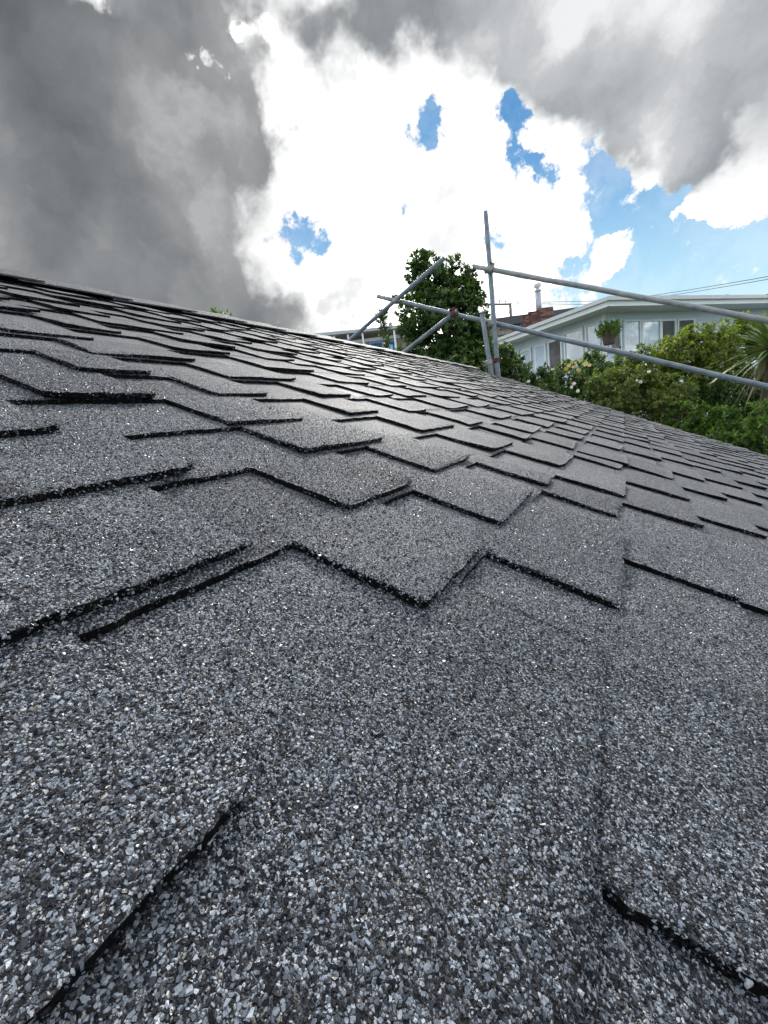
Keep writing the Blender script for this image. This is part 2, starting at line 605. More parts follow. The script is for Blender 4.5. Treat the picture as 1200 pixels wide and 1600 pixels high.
# near edges and far ends of the tabs, course by course, in lens heights
TABS = {
    -4: [(-.6, .6), (1.2, 2.3), (2.8, 4.1), (4.8, 6.0), (6.8, 8.1), (8.9, 10)],
    -3: [(-.9, 1.0), (1.5, 3.0), (3.45, 5.2), (6.0, 7.3), (8.0, 9.2)],
    -2: [(-1.3, .45), (.90, 2.75), (3.35, 4.75), (5.25, 6.2), (6.72, 7.8), (8.35, 9.6)],
    -1: [(-1.6, 1.90), (2.40, 3.85), (4.38, 5.05), (5.40, 6.6), (7.45, 7.9), (8.15, 9.4), (10.15, 11.3)],
    0: [(-1.2, .57), (1.53, 2.40), (2.90, 4.10), (4.52, 5.0), (5.85, 6.9), (7.9, 9.1)],
    1: [(-1.1, 1.34), (2.08, 2.98), (3.52, 4.52), (5.3, 6.4), (7.1, 7.7), (8.2, 9.4)],
    2: [(-1.3, .2), (.28, 1.66), (2.65, 3.92), (4.95, 6.15), (6.7, 7.57), (8.7, 9.9)],
    3: [(-1.0, 1.38), (2.55, 3.50), (4.42, 5.26), (6.0, 6.72), (7.7, 9.1)],
    4: [(-1.2, .9), (1.64, 2.45), (3.15, 3.90), (4.82, 5.65), (6.3, 7.0), (7.5, 8.5)],
    5: [(-1.0, .3), (.9, 1.55), (2.28, 2.98), (3.96, 5.27), (6.48, 7.5), (8.2, 9.0)],
    6: [(-.8, .4), (1.1, 1.75), (2.84, 4.15), (5.35, 6.67), (7.6, 8.6)],
    7: [(-.8, .5), (1.0, 1.9), (2.4, 3.3), (4.36, 5.4), (6.2, 7.0), (7.9, 9.1)],
    8: [(.2, 1.4), (2.1, 2.7), (3.36, 4.15), (5.1, 6.2), (6.9, 8.1)],
    9: [(.4, 1.5), (2.2, 3.5), (4.25, 5.73), (6.5, 7.5)],
    10: [(.4, 1.5), (2.2, 3.5), (4.05, 4.9), (5.6, 6.9)],
}
for k in range(K_LO, K_HI):
    lst = TABS.setdefault(k, [(-1.5 + random.random(), .1 + random.random())])
    while lst[-1][1] < V_END / H - 0.9:
        s = lst[-1][1] + random.choice((.42, .55, .7, .85, 1.0)) * random.uniform(.9, 1.1)
        e = s + random.choice((.72, .9, 1.05, 1.25, 1.35)) * random.uniform(.94, 1.06)
        if e > V_END / H - 0.06:
            break
        lst.append((s, e))


def nz2(a, b, s):
    return mnoise.noise(Vector((a, b, s)))


def butt_u(k):
    return U0 + k * EXP


class Piece:
    """One flat tab or strip of a course: knows its top surface, so that granules can be set on it."""

    def __init__(self, k, v0, v1, tab, seed):
        self.k, self.v0, self.v1, self.tab, self.seed = k, v0, v1, tab, seed
        r = random.Random(seed)
        self.skew0 = r.uniform(-.005, .005)
        self.skew1 = r.uniform(-.005, .005)
        self.shift = r.uniform(-.085, .075)
        self.du = r.uniform(-.010, .008) if tab else 0.0
        self.tilt = r.uniform(-.0045, .0045) if tab and v0 > 3.6 * H else 0.0
        if k in (-2, -1) and v0 > 3.6 * H:
            self.du += r.choice((-.005, .004))
        if -0.3 < v0 < 3.6 * H and -3 < k < 3:
            self.du *= .3
            self.skew0 *= .35
            self.skew1 *= .35
        if k == -1 and v0 < -.1:
            self.du = .004
        self.lift0 = (r.uniform(0, .003) if r.random() < .65 else 0) if tab else 0
        self.lift1 = (r.uniform(0, .0042) if r.random() < .7 else 0) if tab else 0
        self.curl = r.uniform(-.0015, .0004) if tab else 0
        if tab:
            self.u0 = butt_u(k) + self.du
            self.u1 = butt_u(k + 1) + 0.010
        else:
            self.u0 = butt_u(k + REC) + r.uniform(-.005, .002)
            if k == -2 and v0 < .12 < v1:
                self.u0 = butt_u(-1) - .0006
            self.u1 = butt_u(k + 2) + 0.008
        if k == -1 and v0 < -.1:
            self.lift0 = self.lift1 = 0.0
            self.curl = -.0030
        self.drop = 0.0 if tab else 0.0004
        self.thick = TT - .0005

    def top(self, v, u):
        s = (u - butt_u(self.k)) / EXP
        wz = TT * (1 - s) - self.drop
        fv = np.clip((v - self.v0) / max(self.v1 - self.v0, 1e-6), 0, 1)
        low = np.clip(1 - s, 0, 1.1) ** 2
        wz = wz + low * (1.0 if self.tab else 0.0) * (self.lift0 * (1 - fv) ** 2 + self.lift1 * fv ** 2)
        wz = wz + self.curl * np.clip(1 - np.abs(s) * 6, 0, 1) ** 2
        wz = wz + 0.0011 * np.sin(v * 37 + self.seed) * np.sin(u * 41 + self.seed * 1.7) * np.clip(1.1 - s, 0, 1)
        return wz

    def mesh(self, nv, nu, rough):
        s = np.linspace(0, 1, nv)
        t = np.linspace(0, 1, nu) ** 1.25
        S, Tt = np.meshgrid(s, t, indexing='ij')
        v = self.v0 + (self.v1 - self.v0) * S + np.where(S < .5, self.skew0 * (1 - 2 * S), self.skew1 * (2 * S - 1)) * Tt
        u = self.u0 + (self.u1 - self.u0) * Tt + self.tilt * (2 * S - 1) * (1 - Tt) ** 2
        if rough:
            # wavy, slightly ragged cut edges with rounded corners
            j0 = np.array([nz2(x * 60, self.seed * 3.1, 0) * .0018 + nz2(x * 330, self.seed, 4) * .0014 for x in v[:, 0]])
            u = u + j0[:, None] * (1 - Tt) ** 3
            for end, row in ((0, 0), (1, nv - 1)):
                jj = np.array([nz2(x * 70, self.seed * 2.3, 9 + end) * .0015 + nz2(x * 330, self.seed, 7 + end) * .0014 for x in u[row, :]])
                wgt = (1 - S) ** 6 if end == 0 else S ** 6
                v = v + jj[None, :] * wgt
            if self.tab:
                for end in (0, 1):
                    e = (v - self.v0) if end == 0 else (self.v1 - v)
                    rr = 0.006 if end == 0 else 0.010
                    cut = np.clip(1 - e / rr, 0, 1) ** 2
                    u = u + cut * 0.004 * np.clip(1 - (u - self.u0) / .02, 0, 1)
        wt = self.top(v, u)
        if rough:
            edge = np.minimum(np.minimum(v - self.v0, self.v1 - v), u - self.u0)
            wt = wt - 0.0009 * np.clip(1 - edge / .004, 0, 1) ** 2
        wb = wt - self.thick
        top = RW(v, u, wt).reshape(-1, 3)
        bot = RW(v, u, wb)
        idx = np.arange(nv * nu).reshape(nv, nu)
        faces = np.stack([idx[:-1, :-1], idx[1:, :-1], idx[1:, 1:], idx[:-1, 1:]], -1).reshape(-1, 4)[:, ::-1]
        ring = np.concatenate([idx[:, 0], idx[-1, 1:], idx[::-1, -1][1:], idx[0, ::-1][1:-1]])
        bpts = bot.reshape(-1, 3)[ring]
        nb = len(ring)
        bi = np.arange(nb) + nv * nu
        nx = np.roll(np.arange(nb), -1)
        sides = np.stack([ring, bi, bi[nx], ring[nx]], -1)
        V = np.concatenate([top, bpts])
        Fc = np.concatenate([faces, sides])
        mi = np.concatenate([np.zeros(len(faces), int), np.ones(len(sides), int)])
        # closed below with one strip of quads between the two long rims
        return V, Fc, mi


def cam_depth(v, u):
    P = RW(v, u, 0.0)
    d = (P - CAM) @ M
    return d[..., 2], d


pieces = []
sd_ = 100
for k in range(K_LO, K_HI):
    # backing strips butt to butt along the course
    edges = [V_BACK + random.random() * .4]
    while edges[-1] < V_END - .5:
        nxt = edges[-1] + 0.93
        edges.append(nxt if nxt < V_END - .35 else V_END)
    if edges[-1] != V_END:
        edges.append(V_END)
    for a, b in zip(edges[:-1], edges[1:]):
        sd_ += 1
        pieces.append(Piece(k, a, b - .0016, False, sd_))
    first = TABS[k][0][0] * H
    back = []
    while first > V_BACK + .25:
        e = first - random.uniform(.5, .9) * H
        s = e - random.uniform(.8, 1.35) * H
        back.append((s / H, e / H))
        first = s
    for a, b in back + TABS[k]:
        sd_ += 1
        pieces.append(Piece(k, a * H, b * H, True, sd_))


def in_view(p):
    """rough size in the picture: 0 when nothing of the piece shows"""
    best = 0.0
    for a in np.linspace(p.v0, p.v1, 5):
        for b in (p.u0, (p.u0 + p.u1) / 2, p.u1):
            z, d = cam_depth(a, b)
            if z < 0.02:
                continue
            x, y = 600 + F * d[0] / z, 800 + F * d[1] / z
            if -60 < x < 1260 and 380 < y < 1680:
                best = max(best, 1.0 / z)
    return best


tabs_all = [p for p in pieces if p.tab]
strips_all = [p for p in pieces if not p.tab]
for grp, nm, cap in ((tabs_all, 'shingle_tab', 298), (strips_all, 'shingle_strip', 298)):
    grp.sort(key=in_view, reverse=True)
    rest_v, rest_f, rest_m, rest_s, off = [], [], [], [], 0
    for i, p in enumerate(grp):
        s = in_view(p)
        near = s > 1.0 / 0.75
        mid = s > 1.0 / 2.2
        if p.tab:
            nv, nu = (64, 44) if near else ((10, 7) if mid else (4, 3))
        else:
            nv, nu = (160, 20) if near else ((26, 5) if mid else (5, 3))
        V, Fc, mi = p.mesh(nv, nu, near or mid)
        if i < cap and s > 0:
            o = mesh_obj(nm, V, Fc, None, roof, smooth=False, mats=[M_GRAN, M_EDGE], mat_idx=mi, attrs={'shift': ('FACE', np.full(len(Fc), p.shift))})
            o.data.polygons.foreach_set('use_smooth', mi == 0)
        else:
            rest_v.append(V)
            rest_f.append(Fc + off)
            rest_m.append(mi)
            rest_s.append(np.full(len(Fc), p.shift))
            off += len(V)
    if rest_v:
        o = mesh_obj('shingle_field', np.concatenate(rest_v), np.concatenate(rest_f), None, roof, mats=[M_GRAN, M_EDGE], mat_idx=np.concatenate(rest_m), attrs={'shift': ('FACE', np.concatenate(rest_s))}, kind='stuff')

# ridge caps: short folded pieces lapping along the ridge
capw = 1.35 * H
v = V_BACK
cap_i = 0
while v < V_END - 0.02:
    ln = min(0.30, V_END + .004 - v)
    mb = MB()
    hgt = TT + 0.005
    nseg = 7
    ringp = []
    for vv, lift in ((v, 0.0), (v + ln, 0.0075)):
        row = []
        for j in range(nseg):
            q = (j / (nseg - 1) - .5) * 2
            a = abs(q)
            uu = U_RIDGE - a * capw
            p = RW(vv, uu, hgt + lift + 0.002 * math.sin(vv * 9 + a * 3))
            p[2] -= 0.016 * max(0, 1 - a * 3.2)
            if q > 0:
                p[0] = 2 * r0[0] - p[0]
            row.append(p)
        ringp.append(row)
    top = ringp[0] + ringp[1]
    botm = [p - NV * .004 for p in top]
    allv = top + botm
    fs = []
    m2 = 2 * nseg
    for j in range(nseg - 1):
        fs.append((j, j + 1, nseg + j + 1, nseg + j))
        fs.append((m2 + j, m2 + nseg + j, m2 + nseg + j + 1, m2 + j + 1))
    for j in range(nseg - 1):
        fs.append((j + 1, j, m2 + j, m2 + j + 1))
        fs.append((nseg + j, nseg + j + 1, m2 + nseg + j + 1, m2 + nseg + j))
    fs.append((0, nseg, m2 + nseg, m2))
    fs.append((nseg - 1, m2 + nseg - 1, m2 + m2 - 1, m2 - 1))
    mb.add(allv, fs)
    mb.build('ridge_cap', M_GRAN, roof)
    v += 0.24

# ---- granules standing proud on everything close to the lens


def stone_templates(n):
    out = []
    for i in range(n):
        r = random.Random(50 + i)
        nb = r.choice((4, 5, 5, 5, 6))
        base, mid = [], []
        for j in range(nb):
            a = 2 * math.pi * (j + r.uniform(-.28, .28)) / nb
            q = r.uniform(.8, 1.15)
            base.append((math.cos(a) * q, math.sin(a) * q, -.35))
            q2 = q * r.uniform(.7, .98)
            mid.append((math.cos(a + .15) * q2, math.sin(a + .15) * q2, r.uniform(.18, .55)))
        vs = base + mid
        fs = []
        for j in range(nb):
            j2 = (j + 1) % nb
            fs += [(j, j2, nb + j2), (j, nb + j2, nb + j)]
        for j in range(1, nb - 1):
            fs.append((nb, nb + j, nb + j + 1))
        out.append((np.array(vs), np.array(fs)))
    return out


TEMPL = stone_templates(10)
LOW = []
for i in range(6):
    r = random.Random(90 + i)
    nb = 5
    vs = [(math.cos(2 * math.pi * j / nb + r.uniform(-.3, .3)) * r.uniform(.75, 1.2), math.sin(2 * math.pi * j / nb + r.uniform(-.3, .3)) * r.uniform(.75, 1.2), -.3) for j in range(nb)]
    vs.append((r.uniform(-.35, .35), r.uniform(-.35, .35), r.uniform(.45, .75)))
    LOW.append((np.array(vs), np.array([(j, (j + 1) % nb, nb) for j in range(nb)])))


def set_stones(name, zlo, zhi, spacing, templ, rmean, fade):
    VS, FS, TN, GL = [], [], [], []
    off = 0
    for p in pieces:
        if in_view(p) < 1.0 / (zhi + .15):
            continue
        n0, n1 = int((p.v1 - p.v0) / spacing), int((min(p.u1, butt_u(p.k + 1 + REC) + .004) - p.u0) / spacing)
        if n0 < 1 or n1 < 1:
            continue
        A, B = np.meshgrid(np.arange(n0), np.arange(n1), indexing='ij')
        vv = p.v0 + (A + rng.uniform(0, 1, A.shape)) * spacing
        uu = p.u0 + 0.0004 + (B + rng.uniform(0, 1, B.shape)) * spacing
        vv, uu = vv.ravel(), uu.ravel()
        keep = np.ones(len(vv), bool)
        for q in tabs_all:
            ins = (vv > q.v0 + .004) & (vv < q.v1 - .004)
            if q.k == p.k and not p.tab:
                keep &= ~(ins & (uu < q.u1 - .001))
            elif q.k == p.k + 1:
                keep &= ~(ins & (uu > q.u0 + .006))
        vv, uu = vv[keep], uu[keep]
        if not len(vv):
            continue
        Pw = RW(vv, uu, np.zeros(len(vv)))
        dc = (Pw - CAM) @ M
        z = dc[:, 2]
        ok = (z > zlo) & (z < zhi)
        zz = np.where(z > .01, z, .01)
        x, y = 600 + F * dc[:, 0] / zz, 800 + F * dc[:, 1] / zz
        ok &= (x > -110) & (x < 1310) & (y < 1740)
        if fade:
            ok &= rng.uniform(0, 1, len(z)) < np.clip((zhi - z) / (zhi - zlo) * 1.8, 0, 1)
        vv, uu = vv[ok], uu[ok]
        # grains still stuck to the cut edges
        ne = int((2 * (p.u1 - p.u0) + (p.v1 - p.v0)) / spacing * 1.5)
        q = rng.uniform(0, 2 * (p.u1 - p.u0) + (p.v1 - p.v0), ne)
        lu = p.u1 - p.u0
        out = rng.uniform(-.0004, .0006, ne)
        ev = np.where(q < lu, p.v0 - out, np.where(q < 2 * lu, p.v1 + out, p.v0 + q - 2 * lu))
        eu = np.where(q < lu, p.u0 + q, np.where(q < 2 * lu, p.u0 + q - lu, p.u0 - out))
        dcl = (RW(ev, eu, np.zeros(ne)) - CAM) @ M
        ez = np.maximum(dcl[:, 2], .01)
        eok = (dcl[:, 2] > zlo) & (dcl[:, 2] < zhi) & (np.abs(dcl[:, 0] / ez) < 710 / F) & (dcl[:, 1] / ez < 940 / F) & ((eu < butt_u(p.k + 1) - .002) | (not p.tab))
        if not p.tab:
            for q_ in tabs_all:
                if q_.k in (p.k, p.k + 1):
                    eok &= ~((ev > q_.v0) & (ev < q_.v1))
        ev, eu = ev[eok], eu[eok]
        nin = len(vv)
        vv, uu = np.concatenate([vv, ev]), np.concatenate([uu, eu])
        n = len(vv)
        if not n:
            continue
        wz = p.top(vv, uu)
        if len(ev):
            wz[nin:] -= rng.uniform(0, 1, len(ev)) ** 1.8 * p.thick
        edge = np.minimum(np.minimum(vv - p.v0, p.v1 - vv), uu - p.u0)
        wz = wz - 0.0009 * np.clip(1 - edge / .004, 0, 1) ** 2
        pos = RW(vv, uu, wz)
        r_ = np.clip(rmean * np.exp(rng.normal(0, .36, n)), rmean * .45, rmean * 2.2)
        which = rng.integers(0, len(templ), n)
        ang = rng.uniform(0, 2 * math.pi, n)
        asp = rng.uniform(.5, .95, n)
        tl = rng.normal(0, .40, (n, 2))
        tone = np.clip(rng.uniform(0, 1, n) + p.shift, 0, 1)
        gl = rng.uniform(0, 1, n)
        for ti, (tv, tf) in enumerate(templ):
            s_ = which == ti
            m_ = int(s_.sum())
            if not m_:
                continue
            ca, sa = np.cos(ang[s_])[:, None], np.sin(ang[s_])[:, None]
            X = tv[None, :, 0] * r_[s_][:, None]
            Yy = tv[None, :, 1] * (r_ * asp)[s_][:, None]
            Z = tv[None, :, 2] * (r_ * .85)[s_][:, None]
            x2, y2 = ca * X - sa * Yy, sa * X + ca * Yy
            Z = Z + tl[s_][:, :1] * x2 + tl[s_][:, 1:] * y2
            Wp = pos[s_][:, None, :] + x2[..., None] * YV + y2[..., None] * UV + Z[..., None] * NV
            VS.append(Wp.reshape(-1, 3))
            nvt = len(tv)
            FS.append((tf[None] + (np.arange(m_) * nvt)[:, None, None] + off).reshape(-1, 3))
            off += m_ * nvt
            TN.append(np.repeat(tone[s_], len(tf)))
            GL.append(np.repeat(gl[s_], len(tf)))
    V, Fc = np.concatenate(VS), np.concatenate(FS)
    mesh_obj(name, V, Fc, M_STONE, roof, attrs={'tone': ('FACE', np.concatenate(TN)), 'gloss': ('FACE', np.concatenate(GL))}, kind='stuff')


set_stones('granules', 0.03, 0.235, 0.00100, TEMPL, 0.00054, False)
set_stones('granules', 0.235, 0.66, 0.00124, LOW, 0.00072, True)

# ------------------------------------------------------------------ ground
gx = np.concatenate([-np.geomspace(900, 4, 26), np.linspace(-3, 3, 4), np.geomspace(4, 900, 26)])
GX, GY = np.meshgrid(gx, gx, indexing='ij')


def ground_z(x, y):
    return 1.7 / (1 + np.exp(-(y - 10.0) / 1.1)) + 0.25 * np.sin(x * .21 + 1) * np.sin(y * .17) * np.clip((np.hypot(x, y) - 12) / 20, 0, 1)


gi = np.arange(GX.size).reshape(GX.shape)
gf = np.stack([gi[:-1, :-1], gi[1:, :-1], gi[1:, 1:], gi[:-1, 1:]], -1).reshape(-1, 4)
gm = pmat('ground_soil', (0.075, 0.085, 0.04), 0.95, vary=0.5, vscale=1.5, bump=0.6, bscale=12.0)
g = mesh_obj('ground', np.stack([GX, GY, ground_z(GX, GY)], -1).reshape(-1, 3), gf, gm, smooth=True, kind='structure')

# ------------------------------------------------------------------ scaffold at the gable end
M_GALV = pmat('galvanised_tube', (0.15, 0.19, 0.232), 0.45, metal=0.35, vary=0.4, vscale=9.0, bump=0.25, bscale=60.0)
M_GALV2 = pmat('pale_galvanised_tube', (0.235, 0.26, 0.275), 0.55, metal=0.25, vary=0.3, vscale=14.0, bump=0.3, bscale=60.0)
M_RUST = pmat('rusty_coupler', (0.085, 0.04, 0.03), 0.75, metal=0.3, vary=0.5, vscale=40.0)
M_BOLT = pmat('coupler_steel', (0.25, 0.26, 0.27), 0.5, metal=0.6, vary=0.3, vscale=50.0)
M_DARK = pmat('tube_inside', (0.02, 0.02, 0.02), 0.9)
TR = 0.0242
YS = V_END + 0.20
YN = np.array([0, 1.0, 0])


def sp(px, py, dy=0.0):
    return on_plane(px, py, (0, YS + dy, 0), YN)


scaf = thing('scaffold', 'grey galvanised tube scaffold with two sloping rails at the roof end', 'scaffold', (float(sp(770, 500)[0]), YS, 0.0))


def tube_part(name, a, b, mat, seg=8, wob=0.0):
    a, b = np.asarray(a), np.asarray(b)
    m = MB()
    pts = [a + (b - a) * i / seg for i in range(seg + 1)]
    for i in range(1, seg):
        pts[i] = pts[i] + np.array([0, 1, 1]) * wob * math.sin(i * 1.7)
    m.tube(pts, TR, 20)
    # closed ends: a dark disc on each paints the hollow's shade
    o = m.build(name, mat, scaf, smooth=True)
    d = (b - a) / np.linalg.norm(b - a)
    for e, s in ((a, -1), (b, 1)):
        mm = MB()
        mm.tube([e + d * s * 0.0006, e + d * s * 0.0012], TR - .0045, 16)
        mm.build('tube_bore', M_DARK, o)
    return d


def extend(a, b, k):
    return np.asarray(a) + (np.asarray(b) - np.asarray(a)) * k


top = sp(758.5, 330)
up_base = np.array([top[0], top[1], 0.0])
tube_part('upright_tube', up_base, top, M_GALV, 14, .0012)
s2t, s2b = sp(753, 491, -.075), sp(768, 585, -.075)
tube_part('upright_tube', extend(s2t, s2b, 9.0), s2t, M_GALV, 14)
ra, rb_ = sp(741, 416.5, -.052), sp(1200, 501, -.052)
tube_part('guard_rail', ra, extend(ra, rb_, 1.5), M_GALV2, 16, .002)
ma, mb_ = sp(590, 463, .052), sp(1200, 604.5, .052)
tube_part('guard_rail', ma, extend(ma, mb_, 1.4), M_GALV, 16, .002)
b1a, b1b = sp(694, 403.5, .0), sp(541, 536, .0)
tube_part('brace_tube', extend(b1a, b1b, 4.2), b1a, M_GALV, 10)
b2a, b2b = sp(715, 485.5, .0), sp(629, 552, .0)
tube_part('brace_tube', extend(b2a, b2b, 5.5), b2a, M_GALV, 10)


def coupler(px, py, d1, d2, dy1, dy2, mat, sz=1.0):
    """two clamped collars back to back, each with its flap and bolt"""
    c1, c2 = sp(px, py, dy1), sp(px, py, dy2)
    m = MB()
    for c, d in ((c1, d1), (c2, d2))[:1 if abs(dy1 - dy2) < 1e-6 else 2]:
        d = np.asarray(d) / np.linalg.norm(d)
        h = 0.030 * sz
        m.tube([c - d * h, c - d * h * .9, c + d * h * .9, c + d * h], [TR + .005, TR + .011, TR + .011, TR + .005], 16)
        side = np.cross(d, YN)
        side /= np.linalg.norm(side)
        q = c + side * (TR + .016)
        m.box(q - d * .024 - YN * .020 - side * .014, d * .048, YN * .040, side * .034)
    if abs(dy1 - dy2) > 1e-6:
        m.tube([c1, c2], 0.017, 10)
    o = m.build('coupler', mat, scaf)
    for c, d in ((c1, d1), (c2, d2)):
        b = MB()
        d = np.asarray(d) / np.linalg.norm(d)
        side = np.cross(d, YN)
        side /= np.linalg.norm(side)
        q = c + side * (TR + .026)
        b.tube([q - YN * .044, q + YN * .036], 0.0065, 8)
        b.tube([q - YN * .050, q - YN * .040, q - YN * .036], [0.0125, .0125, .007], 6)
        b.build('bolt', M_RUST, o)
        if abs(dy1 - dy2) < 1e-6:
            break


ZV = np.array([0, 0, 1.0])
dr = rb_ - ra
coupler(766, 421, ZV, dr, 0, -.052, M_BOLT, 1.2)
coupler(769, 503.5, ZV, dr, 0, .052, M_BOLT)
coupler(619, 469.5, b1a - b1b, dr, 0, .052, M_BOLT)
coupler(709, 490.5, b2a - b2b, dr, 0, .052, M_RUST)
coupler(776.5, 563, ZV, ZV, 0, 0, M_RUST, .8)
coupler(764.5, 566, s2t - s2b, s2t - s2b, -.075, -.075, M_BOLT, .8)
lk = MB()
lk.tube([sp(764.5, 566, -.075), sp(776.5, 563, 0)], 0.013, 10)
lk.build('coupler_link', M_RUST, scaf)

# ------------------------------------------------------------------ foliage
LEAF = np.array([(0, 0, 0), (-.5, .45, .05), (0, .5, -.05), (.5, .45, .05), (0, 1.0, -.10)])
LTRI = np.array([(0, 2, 1), (0, 3, 2), (1, 2, 4), (2, 3, 4)])


def norm(a):
    return a / np.maximum(np.linalg.norm(a, axis=-1, keepdims=True), 1e-9)


def leaves(name, parent, pos, ax, nn, ln, wd, tone, mat):
    """many folded leaves as one mesh: positions, axes, face normals, lengths, widths"""
    ax = norm(ax)
    sx = norm(np.cross(ax, nn))
    nn = np.cross(sx, ax)
    P = (pos[:, None, :] + LEAF[None, :, 0, None] * (wd[:, None, None] * sx[:, None, :]) + LEAF[None, :, 1, None] * (ln[:, None, None] * ax[:, None, :])
         + LEAF[None, :, 2, None] * (ln[:, None, None] * nn[:, None, :]))
    n = len(pos)
    fs = (LTRI[None] + (np.arange(n) * 5)[:, None, None]).reshape(-1, 3)
    return mesh_obj(name, P.reshape(-1, 3), fs, mat, parent, smooth=True, attrs={'tone': ('FACE', np.repeat(tone, 4))}, kind='stuff')


def rosettes(cent, dirs, nper, ln, wd, spread=(.5, 1.25), tone_c=None, ax_back=0.05):
    """leaf arrays for tufts of leaves round each twig end"""
    N = len(cent)
    rep = np.repeat(np.arange(N), nper)
    n = len(rep)
    d = norm(dirs)[rep]
    a = norm(np.cross(d, rng.normal(0, 1, (n, 3))))
    th = rng.uniform(spread[0], spread[1], n)[:, None]
    ax = norm(d * np.cos(th) + a * np.sin(th))
    nn = norm(d * np.sin(th) - a * np.cos(th) + rng.normal(0, .3, (n, 3)) + np.array([0, 0, .4]))
    pos = cent[rep] - d * (rng.uniform(0, 1, n) * ax_back)[:, None] * 1.0
    L = ln * np.clip(rng.normal(1, .22, n), .5, 1.5)
    W = wd * np.clip(rng.normal(1, .2, n), .5, 1.5)
    tc_ = (tone_c if tone_c is not None else rng.uniform(.2, .8, N))[rep]
    tone = np.clip(tc_ + rng.normal(0, .14, n), 0, 1)
    return pos, ax, nn, L, W, tone


def crown_points(ells, n, inner=.45, freq=3.0, thr=-.25, upw=.55):
    """twig ends spread through a union of ellipsoids, thinned into clumps"""
    vol = np.array([e[3] * e[4] * e[5] for e in ells]) ** .8
    pick = rng.choice(len(ells), n * 3, p=vol / vol.sum())
    u = norm(rng.normal(0, 1, (n * 3, 3)))
    q = rng.uniform(inner, 1.06, n * 3) ** .6
    C = np.array([at(e[0], e[1], e[2]) for e in ells])[pick]
    R = np.array([[e[3], e[4], e[5]] for e in ells])[pick]
    p = C + u * R * q[:, None]
    keep = np.array([mnoise.noise(Vector(x) * freq) > thr for x in p])
    p, u, q = p[keep][:n], u[keep][:n], q[keep][:n]
    d = norm(u + np.array([0, 0, upw]) + rng.normal(0, .35, p.shape))
    return p, d, q


def woody(name, parent, base, tips, r0, mat, bend=.25, seed=1):
    """tapered stems from a base to a set of points"""
    r = random.Random(seed)
    m = MB()
    for tgt in tips:
        a, b = np.asarray(base, float), np.asarray(tgt, float)
        L = np.linalg.norm(b - a)
        pts = []
        j = np.array([r.uniform(-1, 1), r.uniform(-1, 1), r.uniform(0, .6)]) * L * bend * .35
        for i in range(6):
            t = i / 5
            pts.append(a + (b - a) * t + j * math.sin(t * math.pi) + np.array([0, 0, -L * .10 * math.sin(t * math.pi)]))
        rr = r0 * r.uniform(.7, 1.1)
        m.tube(pts, [rr * (1 - .85 * i / 5) for i in range(6)], 6)
    return m.build(name, mat, parent, smooth=True)


M_BARK = pmat('bark', (0.075, 0.06, 0.045), 0.9, vary=0.4, vscale=14.0, bump=0.8, bscale=60.0, streak=(1, 1, .25))
M_STEM = pmat('twig_bark', (0.09, 0.075, 0.05), 0.85, vary=0.3, vscale=20.0)
ML_TREE = leaf_material('glossy_tree_leaf', [(0, (0.024, 0.050, 0.018)), (.5, (0.056, 0.118, 0.032)), (.8, (0.115, 0.205, 0.045)), (1, (0.20, 0.30, 0.064))], 0.40, .35)
ML_YEL = leaf_material('yellow_green_leaf', [(0, (0.069, 0.108, 0.023)), (.45, (0.166, 0.234, 0.035)), (.8, (0.293, 0.360, 0.049)), (1, (0.420, 0.420, 0.088))], 0.50, .4)
ML_MID = leaf_material('mid_green_leaf', [(0, (0.034, 0.069, 0.024)), (.5, (0.078, 0.147, 0.038)), (.85, (0.147, 0.241, 0.055)), (1, (0.241, 0.345, 0.086))], 0.45, .4)
ML_OLV = leaf_material('olive_leaf', [(0, (0.062, 0.088, 0.033)), (.5, (0.131, 0.188, 0.045)), (.85, (0.250, 0.325, 0.062)), (1, (0.366, 0.410, 0.107))], 0.45, .45)
ML_BRI = leaf_material('bright_green_leaf', [(0, (0.046, 0.100, 0.022)), (.5, (0.108, 0.216, 0.040)), (.85, (0.198, 0.342, 0.054)), (1, (0.360, 0.420, 0.090))], 0.50, .4)


